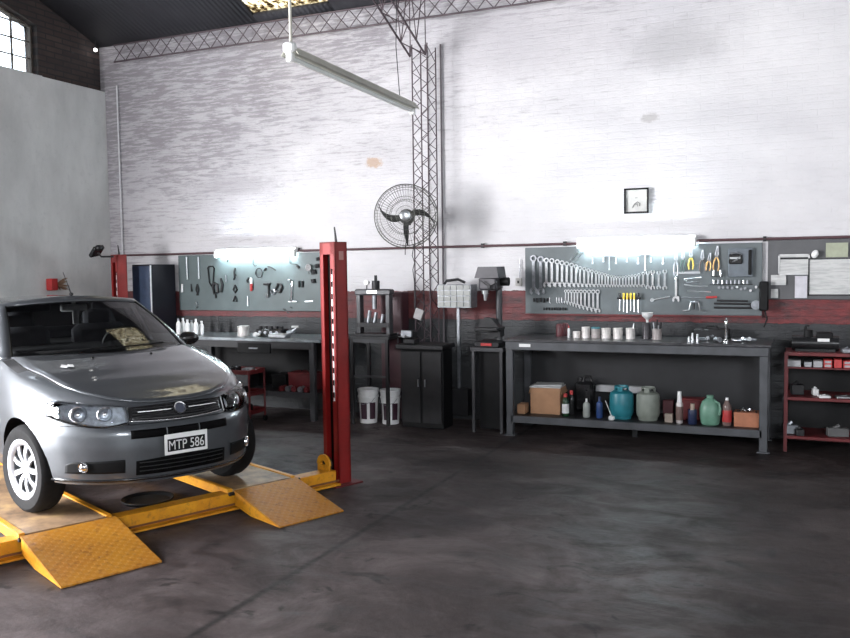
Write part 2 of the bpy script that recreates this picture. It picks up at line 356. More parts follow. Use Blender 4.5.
    def sph(s, c, r, n=14, m=8, sc=(1, 1, 1)):
        prof = [(r*math.sin(PI*i/m), -r*math.cos(PI*i/m)) for i in range(m+1)]
        return s.lathe(prof, Matrix.Translation(c) @ Matrix.Diagonal((*sc, 1)), n)
    def grid(s, rows, close=False, thick=None):
        n = len(rows[0]); vs = [p for r in rows for p in r]; fs = []
        for i in range(len(rows)-1):
            for j in range(n-1 if not close else n): fs.append((i*n+j, i*n+(j+1) % n, (i+1)*n+(j+1) % n, (i+1)*n+j))
        return s.add(vs, fs)
    def build(s, name, mats, parent=None, smooth=40, solid=0, rec=True):
        me = bpy.data.meshes.new(name); me.from_pydata(s.v, [], s.f)
        for m in (mats if isinstance(mats, (list, tuple)) else [mats]): me.materials.append(m)
        for p, i in zip(me.polygons, s.m): p.material_index = i
        import bmesh
        bm = bmesh.new(); bm.from_mesh(me); bmesh.ops.remove_doubles(bm, verts=bm.verts, dist=1e-6)
        if rec: bmesh.ops.recalc_face_normals(bm, faces=bm.faces)
        bm.to_mesh(me); bm.free()
        if smooth:
            me.shade_smooth(); me.set_sharp_from_angle(angle=math.radians(smooth))
        o = bpy.data.objects.new(name, me); COL.objects.link(o)
        if parent: o.parent = parent
        if solid:
            md = o.modifiers.new('thickness', 'SOLIDIFY'); md.thickness = solid; md.offset = -1
        return o
def thing(name, label, cat, loc=(0, 0, 0), rz=0, group=None):
    o = bpy.data.objects.new(name, None); COL.objects.link(o); o.location = loc; o.rotation_euler = (0, 0, rz); o.empty_display_size = .1
    o['label'] = label; o['category'] = cat
    if group: o['group'] = group
    return o
def tag(o, label, cat, group=None, kind=None):
    if label: o['label'] = label
    if cat: o['category'] = cat
    if group: o['group'] = group
    if kind: o['kind'] = kind
    return o
def struct(o): o['kind'] = 'structure'; return o
def lab(o, label): o['label'] = label; return o
def dup(root, loc, rz=None, label=None, group=None, scale=None):
    r = root.copy(); COL.objects.link(r); r.location = loc
    if rz is not None: r.rotation_euler = (0, 0, rz)
    if scale: r.scale = scale
    if label: r['label'] = label
    if group: r['group'] = group
    for ch in list(root.children):
        c = ch.copy(); COL.objects.link(c); c.parent = r
        for gch in list(ch.children):
            d = gch.copy(); COL.objects.link(d); d.parent = c
    return r
def onY(u, v, Y):            # point at real depth Y for a measured direction
    d = fw + rt*((u-425)/FPX) - up*((v-319)/FPX); k = Y/d.y
    return Vector((d.x*k, Y, CAMH+d.z*k))
ORD = ['first', 'second', 'third', 'fourth', 'fifth', 'sixth', 'seventh', 'eighth', 'ninth', 'tenth', 'eleventh', 'twelfth', 'thirteenth', 'fourteenth', 'fifteenth', 'sixteenth', 'seventeenth', 'eighteenth', 'nineteenth', 'twentieth'] 
def nth(i): return ORD[i] if i < 20 else 'twenty-'+ORD[i-20] if i < 29 else 'thirtieth' if i == 29 else 'thirty-'+ORD[i-30]

# ================================================================ STRUCTURE
XL, XR, YB, YF = -8.82, 6.2, 9.15, -6.0
def roofz(y): return 4.90 + 1.5*(1-((y-1.6)/7.55)**2)
struct(MB().box(((XL+XR)/2, (YB+YF)/2, -.1), (XR-XL+.6, YB-YF+.6, .2)).build('floor', M_floor, smooth=0))
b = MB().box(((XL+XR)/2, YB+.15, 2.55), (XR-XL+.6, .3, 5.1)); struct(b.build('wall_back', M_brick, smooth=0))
# left wall, with the street gate opening y -1.0..2.8, z 0..3.6
b = MB(); b.box((XL-.15, (2.8+YB)/2, 2.12), (.3, YB-2.8, 4.24)); b.box((XL-.15, (YF-1.)/2, 2.12), (.3, -1.-YF, 4.24)); b.box((XL-.15, .9, 3.92), (.3, 3.8, .64))
struct(b.build('wall_left', M_plaster, smooth=0))
# gable above it, with the high window y 5.2..7.75, z 4.27..5.0
WY0, WY1 = 5.2, 8.10
def wtop(y): return 4.89+.30*(8.10-y)
b = MB(); b.box((XL-.19, (WY1+YB)/2, 4.70), (.22, YB-WY1, .95)); b.box((XL-.19, (WY0+YF)/2, 4.74), (.22, WY0-YF, 1.0))
ys = [YF+(YB-YF)*i/24 for i in range(25)]
poly = [(YF, 5.2), (WY0, 5.2), (WY0, wtop(WY0)), (WY1, wtop(WY1)), (YB, 4.84)] + [(y, max(wtop(min(y, WY1))+.03 if y > WY0-.8 else 5.3, roofz(y)+.05)) for y in reversed(ys)]
vs = [(XL-.30, y, z) for y, z in poly] + [(XL-.08, y, z) for y, z in poly]; n_ = len(poly)
b.add(vs, [tuple(range(n_)), tuple(range(2*n_-1, n_-1, -1))] + [(i, (i+1) % n_, n_+(i+1) % n_, n_+i) for i in range(n_)])
struct(b.build('wall_left_gable', M_gable, smooth=0))
struct(MB().box((XL-.155, 6.65, 4.244), (.28, 2.9, .02)).build('trim_1', M_plaster, smooth=0))
# right and front walls (behind the camera)
struct(MB().box((XR+.15, (YB+YF)/2, 2.9), (.3, YB-YF+.6, 5.8)).build('wall_right', M_plaster, smooth=0))
b = MB(); b.box(((XL+1.6)/2, YF-.15, 2.6), (1.6-XL, .3, 5.2)); b.box(((4.8+XR)/2, YF-.15, 2.6), (XR-4.8, .3, 5.2)); b.box((3.2, YF-.15, 4.8), (3.2, .3, .8)); b.box((3.2, YF-.15, 1.4), (3.2, .3, 2.8))  # unseen opening added to go with the fill lamp
struct(b.build('wall_front', M_plaster, smooth=0))
# curved roof with the fibreglass strip left open
def roof_strip(x0, x1, y0, y1, n):
    rows = []
    for i in range(n+1):
        y = y0+(y1-y0)*i/n; rows.append([(x0, y, roofz(y)), (x1, y, roofz(y))])
    return rows
SX0, SX1, SY0, SY1 = -6.25, -5.15, 7.7, 9.02
b = MB()
b.grid(roof_strip(XL-.4, SX0, YF-.2, YB+.25, 40)); b.grid(roof_strip(SX1, XR+.4, YF-.2, YB+.25, 40)); b.grid(roof_strip(SX0, SX1, YF-.2, SY0, 20)); b.grid(roof_strip(SX0, SX1, SY1, YB+.25, 3))
struct(b.build('ceiling', M_roof, smooth=60, solid=.05))
wnd = MB().grid(roof_strip(SX0, SX1, SY0, SY1, 24)).build('window_2', M_sky, smooth=60, solid=.01); struct(wnd)
# high window: frame, muntins, pane
wf = MB()
for y in (WY0, WY1): wf.box((XL-.2, y, (4.27+wtop(y))/2), (.06, .05, wtop(y)-4.27))
wf.box((XL-.2, 6.65, 4.27), (.06, 2.9, .05)); wf.cyl((XL-.2, WY0, wtop(WY0)), (XL-.2, WY1, wtop(WY1)), .03, n=4)
for i in range(1, 10): y = WY0+i*.29; wf.box((XL-.2, y, (4.27+wtop(y))/2), (.03, .012, wtop(y)-4.27))
for z in (4.48, 4.69, 4.90, 5.11, 5.32):
    ye = min(WY1, 8.10-(z-4.89)/.30) if z > 4.89 else WY1
    wf.box((XL-.2, (WY0+ye)/2, z), (.03, ye-WY0, .012))
wfo = struct(wf.build('window_1', mat('rusty_window_steel', (.07, .055, .045), .7), smooth=0))
pn = MB().add([(XL-.215, WY0, 4.27), (XL-.215, WY1, 4.27), (XL-.215, WY1, wtop(WY1)), (XL-.215, WY0, wtop(WY0)), (XL-.21, WY0, 4.27), (XL-.21, WY1, 4.27), (XL-.21, WY1, wtop(WY1)), (XL-.21, WY0, wtop(WY0))], [(0, 1, 2, 3), (7, 6, 5, 4), (0, 4, 5, 1), (1, 5, 6, 2), (2, 6, 7, 3), (3, 7, 4, 0)]).build('window_pane', M_lens, wfo, smooth=0)

# ================================================================ LATTICE STEELWORK
def lacing(b, A, B, n, r=.0045, cross=False):       # zigzag between two chords given as functions or point pairs
    pa = lambda t: Vector(A[0]).lerp(Vector(A[1]), t); pb = lambda t: Vector(B[0]).lerp(Vector(B[1]), t)
    for i in range(n):
        t0, t1 = i/n, (i+1)/n
        if i % 2 == 0: b.cyl(pa(t0), pb(t1), r, n=5)
        else: b.cyl(pb(t0), pa(t1), r, n=5)
        if cross: b.cyl(pb(t0) if i % 2 == 0 else pa(t0), pa(t1) if i % 2 == 0 else pb(t1), r, n=5)
cx0, cx1, cy0, cy1 = -4.01, -3.825, 8.82, 9.06
t = thing('lattice_column', 'tall thin steel lattice column against the white brick wall beside the fan', 'column', ((cx0+cx1)/2, (cy0+cy1)/2, 0))
ox, oy = (cx0+cx1)/2, (cy0+cy1)/2
hx, hy = (cx1-cx0)/2, (cy1-cy0)/2
for sx in (-1, 1):
    for sy in (-1, 1): MB().cyl((sx*hx, sy*hy, 0), (sx*hx, sy*hy, 4.25), .008, n=8).build('chord', lattice, t)
b = MB()
for (a, c) in (((-hx, -hy), (hx, -hy)), ((hx, -hy), (hx, hy)), ((hx, hy), (-hx, hy)), ((-hx, hy), (-hx, -hy))):
    lacing(b, ((a[0], a[1], .04), (a[0], a[1], 4.22)), ((c[0], c[1], .04), (c[0], c[1], 4.22)), 30)
b.build('lacing', lattice, t)
MB().box((0, 0, .012), (.42, .4, .024)).build('base_plate', dark, t)
# arched roof truss springing from the column towards the room
t = thing('arched_roof_truss', 'arched steel lattice truss springing from the top of the lattice column', 'truss', (ox, oy, 4.2))
def lo(y): return 4.23 + (roofz(y)-.62-4.23+.0)*min(1, (8.95-y)/.9) if y < 8.95 else 4.23
def arch_pts(fn, x, y0=9.0, y1=-5.8, n=64): return [Vector((x-ox, y0+(y1-y0)*i/n-oy, fn(y0+(y1-y0)*i/n)-4.2)) for i in range(n+1)]
def lower(y): return min(roofz(y)-.42, 4.13+.43*(8.72-y))
def upper(y): return roofz(y)-.06
chs = []
for x in (cx0, cx1):
    for fn in (lower, upper):
        P = arch_pts(fn, x); 
        if fn is lower: P[0] = Vector((x-ox, 8.78-oy, 4.22-4.2))
        chs.append(P); MB().tube(P, .012, 6).build('chord', lattice, t)
b = MB()
def lace2(A, B):
    for i in range(len(A)-1):
        (b.cyl(A[i], B[i+1], .006, n=5) if i % 2 == 0 else b.cyl(B[i], A[i+1], .006, n=5))
lace2(chs[0], chs[1]); lace2(chs[2], chs[3]); lace2(chs[0], chs[2]); lace2(chs[1], chs[3])
b.build('lacing', lattice, t)
# lattice girder lying along the top of the back wall
t = thing('wall_girder', 'long horizontal lattice girder along the top of the back wall', 'girder', (-2.4, 9.0, 4.7))
z0, z1 = -.12, .10
for z in (z0, z1): MB().cyl((-6.1, 0, z), (8.3, 0, z), .011, n=6).build('chord', lattice, t)
b = MB(); lacing(b, ((-6.1, 0, z0), (8.3, 0, z0)), ((-6.1, 0, z1), (8.3, 0, z1)), 72, .006, True); b.build('lacing', lattice, t)
# the pair of drop pipes beside the column and one at the far corner
o = MB().cyl((0, 0, 0), (0, 0, 4.3), .011, n=8).build('drop_pipe', mat('grey_pipe_paint', (.13, .11, .12), .5)); o.location = (-3.79, 9.125, 0)
tag(o, 'thin grey vertical pipe on the wall just right of the lattice column', 'pipe')
o = dup(o, (-8.58, 9.12, 0), label='thin pale vertical pipe near the left corner of the back wall'); o.data = o.data.copy(); o.data.materials[0] = mat('painted_over_pipe', (.55, .55, .57), .7)
# conduit along wall
b = MB(); b.tube([(-8.5, 9.11, 1.985), (-4.2, 9.11, 1.995), (0, 9.11, 2.0), (3.5, 9.11, 2.0)], .014, 8)
o = b.build('wall_conduit', mat('red_brown_conduit', (.085, .045, .05), .5)); tag(o, 'long thin red-brown conduit running along the back wall above the tool boards', 'pipe')
for x in (-5.75, -2.35, -.33, -3.3):
    MB().box((x, 9.122, 2.0), (.03, .05, .05)).build('pipe_clip', dark, o)

# ================================================================ FAN
fc = Vector((-3.945, 8.46, 2.325))
t = thing('wall_fan', 'large round caged fan with three dark blades mounted on the lattice column', 'fan', fc, math.radians(22))
R_ = .345
b = MB()
for yy, rr, r_ in ((-.0, R_, .006), (-.085, R_*.93, .003), (.085, R_*.93, .003), (-.11, R_*.6, .0025), (-.115, R_*.3, .0025), (-.098, R_*.8, .0025), (.1, R_*.55, .0025), (-.115, R_*.45, .0025)):
    b.tube([(rr*math.cos(2*PI*i/40), yy, rr*math.sin(2*PI*i/40)) for i in range(41)], r_, 5)
for i in range(60):
    a = 2*PI*i/60; ca, sa = math.cos(a), math.sin(a)
    b.tube([(r*ca, y, r*sa) for r, y in ((.05, -.118), (R_*.6, -.112), (R_*.93, -.085), (R_, 0), (R_*.93, .085), (R_*.5, .1))], .0017, 4)
lab(b.build('guard', mat('grey_fan_wire', (.10, .10, .09), .4, .5), t), 'round grey wire guard')
MB().lathe([(.0, -.05), (.05, -.05), (.062, -.035), (.062, .03), (.03, .05), (0, .05)], Matrix.Rotation(PI/2, 4, 'X') @ Matrix.Translation((0, 0, .02)), 20).build('hub', steeld, t)
MB().cyl((0, -.119, 0), (0, -.122, 0), .055, .05, 20).build('badge', steel, t)
MB().lathe([(.0, 0), (.075, 0), (.085, .03), (.085, .15), (.06, .2), (0, .2)], Matrix.Translation((0, .27, 0)) @ Matrix.Rotation(PI/2, 4, 'X'), 20).build('motor', dark, t)
for k, (a0, a1) in enumerate(((197, 158), (22, -15), (-90, -87))):
    rows = []
    for i in range(11):
        s_ = i/10; r = .05+.27*s_; a = math.radians(a0+(a1-a0)*s_**1.7); wd = (.030+.030*math.sin(PI*min(1, s_+.1)))*(1-.7*s_**3)*(.75 if k == 2 else 1)
        row = []
        for j in range(5):
            q = (j/4-.5)*wd*1.3; row.append((r*math.cos(a)-q*math.sin(a), (j/4-.5)*.05, r*math.sin(a)+q*math.cos(a)))
        rows.append(row)
    MB().grid(rows).build('blade', dark, t, solid=.004)
b = MB(); b.tube([(0, .24, -.02), (.02, .30, -.04), (.02, .41, -.06)], .022, 8); b.box((.0, .33, -.05), (.07, .05, .07)); b.build('bracket', dark, t)
MB().tube([(0, .22, -.08), (.0, .16, -.2), (-.02, .12, -.34), (-.02, .1, -.42)], .005, 5).build('pull_chain', dark, t)

# ================================================================ HANGING FLUORESCENT BATTEN
pA = Vector((-3.20, 5.02, 3.22)); pB = Vector((-3.30, 7.27, 3.20)); dv = pB-pA; ln = dv.length
t = thing('hanging_fluorescent_batten', 'long unlit ivory fluorescent batten hanging from the roof on a rod', 'ceiling light', pA, math.atan2(dv.y, dv.x))
MB().box((ln/2, 0, .035), (ln, .075, .05), bev=.008).build('housing', ivory, t)
b = MB(); b.prism([(-.07, .0), (-.035, .05), (.035, .05), (.07, .0), (.066, -.004), (.033, .044), (-.033, .044), (-.066, -.004)], ln*.99, Matrix.Translation((ln/2, 0, .0)) @ Matrix.Rotation(-PI/2, 4, 'Z')); b.build('reflector', ivory, t)
MB().cyl((.05, 0, -.012), (ln-.05, 0, -.012), .017, n=12).build('tube', tube_off, t)
for x in (.02, ln-.02): MB().box((x, 0, .0), (.05, .05, .09), bev=.008).build('lamp_holder', whitep, t)
MB().cyl((.03, 0, .06), (.03, 0, roofz(5.0)-3.22+.02), .011, n=8).build('suspension_rod', ivory, t)
MB().box((.015, 0, .05), (.06, .09, .07), bev=.015).build('end_cap', whitep, t)
b = MB(); top = roofz(6.9)-3.2; b.tube([(ln*.86, 0, .06), (ln*.85, .02, .5), (ln*.83, -.02, 1.2), (ln*.82, 0, top)], .004, 5); b.build('suspension_wire', dark, t)

# ================================================================ LIT WALL TUBES
def wall_tube(x0, x1, z, label):
    L = x1-x0; t = thing('wall_fluorescent_light', label, 'wall light', (x0, 9.04, z), 0)
    MB().box((L/2, .045, .045), (L+.03, .05, .06), bev=.006).build('housing', whitep, t)
    for x in (.0, L): MB().box((x, .01, .0), (.025, .06, .09), bev=.006).build('lamp_holder', whitep, t)
    MB().cyl((.012, -.005, -.01), (L-.012, -.005, -.01), .019, n=14).build('tube', tube_on, t)
    return t
wall_tube(-2.19, -.99, 1.985, 'lit fluorescent tube glowing above the right tool board')
wall_tube(-6.95, -5.75, 1.965, 'lit fluorescent tube glowing above the left tool board behind the lift')

# ================================================================ PICTURE
t = thing('picture_frame', 'small black framed picture hung high on the white wall', 'picture', (-1.583, 9.12, 2.43))
b = MB(); hw, hh = .118, .122
for sx in (-1, 1): b.box((sx*hw, -.012, 0), (.018, .03, 2*hh+.018)); b.box((0, -.012, sx*hh), (2*hw, .03, .018))
b.build('frame', blackgl, t, smooth=0); MB().box((0, .0, 0), (2*hw, .008, 2*hh)).build('mount', mat('cream_paper', (.56, .56, .54), .8), t, smooth=0)
b = MB(); b.tube([(-.04, -.006, -.07), (-.02, -.006, -.035), (.01, -.006, -.012), (.035, -.006, -.03), (.03, -.006, -.055)], .006, 5); b.tube([(-.01, -.006, -.04), (.012, -.006, -.03), (.01, -.006, -.06)], .004, 5); b.tube([(-.015, -.006, .03), (.01, -.006, .03)], .004, 5)
b.build('drawing', mat('grey_ink', (.2, .2, .2), .8), t)

# ================================================================ FOUR-POST LIFT
LR = math.radians(-23)
lift = thing('four_post_car_lift', 'yellow and red four-post car lift standing under the silver car', 'car lift', (-3.42, 5.97, 0), LR)
RT = .15
def post(x, y, face, parent):
    p = MB()
    # C-channel: open towards the runway side (face = -1 means opening faces -y)
    p.box((x-.10, y+.1175, .99), (.20, .015, 1.98)) if face < 0 else p.box((x-.10, y+.0075, .99), (.20, .015, 1.98))
    p.box((x-.0075, y+.0625, .99), (.015, .125, 1.98)); p.box((x-.1925, y+.0625, .99), (.015, .125, 1.98))
    yy = y+.0075 if face < 0 else y+.1175
    p.box((x-.03, yy, .99), (.06, .015, 1.98)); p.box((x-.178, yy, .99), (.044, .015, 1.98))
    p.box((x-.10, yy, 1.93), (.20, .015, .10)); p.box((x-.10, y+.0625, 1.974), (.2, .125, .012))
    o = p.build('post', red, parent, smooth=0)
    k = MB(); k.box((x-.108, y+.0625+.005*face, .95), (.088, .03, 1.84)); k.build('slot_shade', deep, o, smooth=0)  # dark plate put in to stand for shade inside the channel
    MB().box((x-.040, yy+.0085*face, 1.22), (.018, .002, 1.06)).build('safety_ladder', pale, o, smooth=0)  # strip stops short of the foot to mimic its shaded lower part
    sl = None
    for i in range(11):
        if sl is None: sl = MB().box((0, 0, 0), (.016, .004, .045)).build('ladder_slot', deep, o, smooth=0)
        else: sl = sl.copy(); COL.objects.link(sl)
        sl.location = (x-.040, yy+.0098*face, 0.74+i*.10)
    MB().box((x-.10, y+.0625, .006), (.32, .28, .012)).build('base_plate', redd, o, smooth=0)
    MB().cyl((x-.03, y+.04, 1.98), (x-.035, y+.03, 2.10), .011, .006, 8).build('cable_bolt', dark, o)
    return o
p1 = post(0, 0, -1, lift)
MB().box((.002, .065, 1.87), (.004, .045, .07)).build('data_sticker', mat('faded_sticker', (.40, .20, .18), .6), p1, smooth=0)
def post_at_world(wx, wy, face):
    dx, dy = wx+3.42, wy-5.97; c, s_ = math.cos(-LR), math.sin(-LR)
    return (dx*c-dy*s_, dx*s_+dy*c)
fx, fy = post_at_world(-7.93, 8.33, -1)
post(fx, fy, -1, lift)
post(0, -3.06, 1, lift)
b = MB()
def beam(y0, y1, x):
    b.box((x, (y0+y1)/2, .078), (.12, y1-y0, .1), bev=.004); b.box((x+.02, (y0+y1)/2, .022), (.2, y1-y0, .014))
beam(-2.92, -.02, -.07); b.build('cross_beam', M_yel, lift)
MB().box((.012-.07+.062, -1.45, .045), (.004, 2.9, .014)).build('beam_rub_strip', mat('rust_brown', (.16, .06, .02), .7), lift, smooth=0)
# yellow cable guard / pulley bracket at the near post
k = MB(); k.ring((-.10, -.075, .17), .085, .035, .02, 18, 0, PI); k.box((-.10, -.075, .12), (.15, .02, .1)); lab(k.build('pulley_guard', M_yel, lift), 'yellow curved guard at the foot of the near post')
MB().cyl((-.10, -.06, .17), (-.10, -.03, .17), .06, n=18).build('pulley', dark, lift)
# sheave housings where the runways meet the beam
for (yc, wd, r1) in ((-2.17, .30, .68), (-.71, .275, .62)):
    rwl = 4.55
    rw = MB(); rw.box((-.02-rwl/2+.0, yc, RT-.012), (rwl, .52, .02)); rwo = rw.build('runway', M_runway, lift, smooth=0)
    e = MB()
    for sy in (-1, 1): e.box((-.02-rwl/2, yc+sy*.275, RT-.028), (rwl, .04, .07), bev=.004)
    e.build('runway_edge', M_yel, rwo)
    # ramp wedge: top x .03 -> floor x .66
    r0 = .03
    q = MB(); q.add([(r0, yc-wd, RT+.004), (r0, yc+wd, RT+.004), (r1, yc+wd, .012), (r1, yc-wd, .012), (r0, yc-wd, RT-.008), (r0, yc+wd, RT-.008), (r1, yc+wd, .002), (r1, yc-wd, .002)],
        [(0, 3, 2, 1), (4, 5, 6, 7), (0, 1, 5, 4), (1, 2, 6, 5), (2, 3, 7, 6), (3, 0, 4, 7)])
    ro = q.build('ramp', M_ramp, lift, smooth=0)
    for sy in (-1, 1):
        q = MB(); yy = yc+sy*(wd-.006); q.add([(r0+.01, yy-.005, RT-.006), (r0+.01, yy+.005, RT-.006), (r0+.01, yy-.005, .045), (r0+.01, yy+.005, .045), (r0+.22, yy-.005, .006), (r0+.22, yy+.005, .006), (r1-.02, yy-.005, .003), (r1-.02, yy+.005, .003)],
            [(0, 2, 4, 6), (1, 7, 5, 3), (0, 6, 7, 1), (6, 4, 5, 7), (4, 2, 3, 5), (2, 0, 1, 3)])
        q.build('ramp_side', M_yel, ro, smooth=0)
    MB().cyl((.02, yc-.31, RT-.02), (.02, yc+.31, RT-.02), .014, n=10).build('hinge_pin', dark, ro)

# ================================================================ CAR
CR = math.radians(-25); CZ = .045
car = thing('car', 'dark silver hatchback parked on the yellow lift runways', 'car', (-3.71, 4.445, RT+CZ), CR)
def interp(tab, z):
    if z <= tab[0][0]: return tab[0][1]
    for (a, va), (c, vc) in zip(tab, tab[1:]):
        if z <= c:
            k = (z-a)/(c-a); k = k*k*(3-2*k)*.35+k*.65; return va+(vc-va)*k
    return tab[-1][1]
F0 = [(.15, -.10), (.19, -.035), (.25, -.015), (.34, -.005), (.44, 0), (.54, -.005), (.585, -.03), (.62, -.055), (.70, -.09), (.75, -.13), (.80, -.20), (.95, -.55)]
R0 = [(.2, -3.76), (.35, -3.82), (.55, -3.825), (.65, -3.78), (.95, -3.70)]
W0 = [(.15, .765), (.28, .80), (.45, .817), (.62, .818), (.75, .805), (.88, .782), (.97, .755)]
HC = [(-3.85, .90), (-3.6, .95), (-3.3, .965), (-1.3, .965), (-1.1, .945), (-.8, .90), (-.5, .838), (-.3, .780), (-.18, .738), (-.1, .708)]
Lf, Lr, NN, MM = .95, .55, 2.45, 2.15
def hood(x, y):
    q = min(1, abs(y)/.80); k = max(0, min(1, (x+1.3)/.3)); 
    return interp(HC, x) - (.028*q*q+.045*q**9)*k*1.0 - (1-k)*(.01*q*q+.02*q**8)
def xf(y, z):
    W = interp(W0, z); q = min(1, abs(y)/W)
    return interp(F0, z) - Lf*(1-(1-q**NN)**(1/MM))
def outline(z, nt=26, ns=44, nr=14):          # +y side from front centre to rear centre
    W = interp(W0, z); f = interp(F0, z); r = interp(R0, z); P = []
    for i in range(nt+1):
        th = PI/2*i/nt; P.append((f-Lf+Lf*abs(math.cos(th))**(2/MM), W*abs(math.sin(th))**(2/NN)))
    for i in range(1, ns):
        x = (f-Lf)+((r+Lr)-(f-Lf))*i/ns; P.append((x, W))
    for i in range(nr+1):
        th = PI/2*i/nr; P.append((r+Lr-Lr*abs(math.sin(th))**(2/2.6), W*abs(math.cos(th))**(2/3.2)))
    return P
NT = 26+44+14+1
levels = 22
def column(i):
    # shoulder height: iterate outline at the shoulder
    zs = .8
    for _ in range(8):
        x, y = outline(zs)[i]; zs = hood(x, y)
    pts = []
    zl = .208
    for k in range(levels+1):
        v = k/levels; z = zl+(zs-zl)*v; x, y = outline(z)[i]; pts.append((x, y, z))
    # soft shoulder
    return pts
cols = [column(i) for i in range(NT)]
body = MB()
loop = [[(x, y, z) for x, y, z in c] for c in cols] + [[(x, -y, z) for x, y, z in c] for c in reversed(cols[1:-1])]
nl = len(loop); n1 = levels+1
V = [p for c in loop for p in c]; Fc = []
for i in range(nl):
    j = (i+1) % nl
    for k in range(levels): Fc.append((i*n1+k, j*n1+k, j*n1+k+1, i*n1+k+1))
body.add(V, Fc)
# top cap, rows of constant station
MS = 14
capr = []
for i in range(NT):
    x, y, z = cols[i][-1]
    capr.append([(x, y*(1-2*j/MS), hood(x, y*(1-2*j/MS)) if 0 < j < MS else z) for j in range(MS+1)])
body.grid(capr)
body.add([(c[0][0], s_*c[0][1], c[0][2]) for s_ in (1, -1) for c in cols], [(i, i+1, NT+i+1, NT+i) for i in range(NT-1)])
bo = body.build('body', [paint, deep, cabin], car, smooth=50)
# wheel wells (applied boolean)
cut = MB()
for wx_ in (-.80, -3.15):
    for s_ in (-1, 1): cut.cyl((wx_, s_*.50, .262), (wx_, s_*1.0, .262), .345, n=40)
co = cut.build('cutter', black, car, smooth=0); bpy.context.view_layer.update()
md = bo.modifiers.new('b', 'BOOLEAN'); md.operation = 'DIFFERENCE'; md.object = co; md.solver = 'EXACT'
dg = bpy.context.evaluated_depsgraph_get(); dg.update()
nm_ = bpy.data.meshes.new_from_object(bo.evaluated_get(dg)); bo.modifiers.clear(); old = bo.data; bo.data = nm_; nm_.name = 'body'
bpy.data.objects.remove(co); bpy.data.meshes.remove(old)
for p in bo.data.polygons:
    c = p.center; 
    for wx_ in (-.80, -3.15):
        d = math.hypot(c.x-wx_, c.z-.262)
        if abs(d-.345) < .006 and abs(c.y) > .49 and abs(Vector((p.normal.x, 0, p.normal.z)).length) > .8 and abs(p.normal.y) < .3: p.material_index = 1
        if abs(abs(c.y)-.50) < .004 and d < .35: p.material_index = 1
    if p.normal.z < -.8 and c.z < .2: p.material_index = 1
    if p.normal.z > .6 and c.z > .9 and c.x < -1.0 and c.x > -3.6 and abs(c.y) < .70: p.material_index = 2
bo.data.shade_smooth(); bo.data.set_sharp_from_angle(angle=math.radians(40))
# front surface patches
def patch(name, y0, y1, zl, zh, m, off=.006, ny=24, nz=6, parent=car, thick=.004, bulge=0.):
    rows = []
    for i in range(ny+1):
        s_ = i/ny; y = y0+(y1-y0)*s_; a = zl(s_) if callable(zl) else zl; c = zh(s_) if callable(zh) else zh; row = []
        for k in range(nz+1):
            tt = k/nz; z = a+(c-a)*tt; e = 1e-3
            x = xf(y, z); dxy = (xf(y+e, z)-xf(y-e, z))/(2*e); dxz = (xf(y, z+e)-xf(y, z-e))/(2*e)
            n = Vector((1, -dxy, -dxz)).normalized()
            o_ = off+bulge*(1-(2*s_-1)**4)*(1-(2*tt-1)**4)
            row.append(tuple(Vector((x, y, z))+n*o_))
        rows.append(row)
    o = MB().grid(rows).build(name, m, parent, smooth=60, rec=False)
    md = o.modifiers.new('t', 'SOLIDIFY'); md.thickness = thick; md.offset = 0
    return o
def surf(y, z, off):
    e = 1e-3; x = xf(y, z); n = Vector((1, -(xf(y+e, z)-xf(y-e, z))/(2*e), -(xf(y, z+e)-xf(y, z-e))/(2*e))).normalized()
    return Vector((x, y, z))+n*off, n
def disc_on(name, y, z, prof, m, off, parent, nn=24, fx_=0.):
    p, n = surf(y, z, off); n = (n+Vector((fx_, 0, 0))).normalized()
    M = Matrix.Translation(p) @ n.to_track_quat('Z', 'Y').to_matrix().to_4x4()
    return MB().lathe(prof, M, nn).build(name, m, parent)
sm = lambda a, c, k: a+(c-a)*k
lampdark = mat('headlamp_inner', (.60, .61, .63), .35, .1, .4, 25)
for s_ in (-1, 1):
    zl = lambda q: .597+.0*q-.018*math.sin(PI*q)+.050*q**3 ; zh = lambda q: .694+.050*q-.03*max(0, q-.85)/.15
    hl = patch('headlamp', s_*.335, s_*.712, zl, zh, lampdark, .004)
    lab(hl, 'wide clear headlamp with two round reflectors')
    for (yy, rr) in ((.450, .044), (.575, .050)):
        zc = .655+.01*(yy-.4)
        disc_on('reflector', s_*yy, zc, [(0, .006), (rr*.35, .008), (rr*.55, .004), (rr, .022), (rr*1.1, .018), (rr*1.1, .0)], M_lamp, .004, hl, 24, .5)
        disc_on('bulb', s_*yy, zc, [(0, .03), (rr*.28, .024), (rr*.32, .0)], chrome, .010, hl, 16, .5)
    disc_on('turn_signal', s_*.665, .672, [(0, .010), (.02, .012), (.026, .0)], M_lamp, .008, hl, 16)
    patch('lens', s_*.335, s_*.714, lambda q: zl(q)-.003, lambda q: zh(q)+.003, M_lens, .012, bulge=.014, parent=hl, thick=.002)
    patch('headlamp_rim', s_*.333, s_*.716, lambda q: zl(q)-.008, lambda q: zl(q), blackgl, .008, 24, 2, hl, .006)
    # fog lamp recess
    fr = patch('fog_lamp_recess', s_*.37, s_*.655, lambda q: .285+.0*q, lambda q: .372-.012*q-.02*max(0, q-.9)/.1, mat('dark_recess', (.006, .0065, .007), .6, 0, .2, spec=.15), .003)
    disc_on('fog_lamp', s_*.575, .330, [(0, .02), (.018, .016), (.028, .004), (.034, .012), (.036, -.004)], chrome, .006, fr, 20)
gr = patch('grille', -.325, .325, lambda q: .612-.012*math.sin(PI*q), lambda q: .692+.008*math.sin(PI*q), blackgl, .005)
b = MB()
for k in range(4):
    z = .628+k*.017
    b.tube([tuple(surf(-.30+.6*i/16, z, .010)[0]) for i in range(17)], .0028, 5)
b.build('grille_slats', dark, gr)
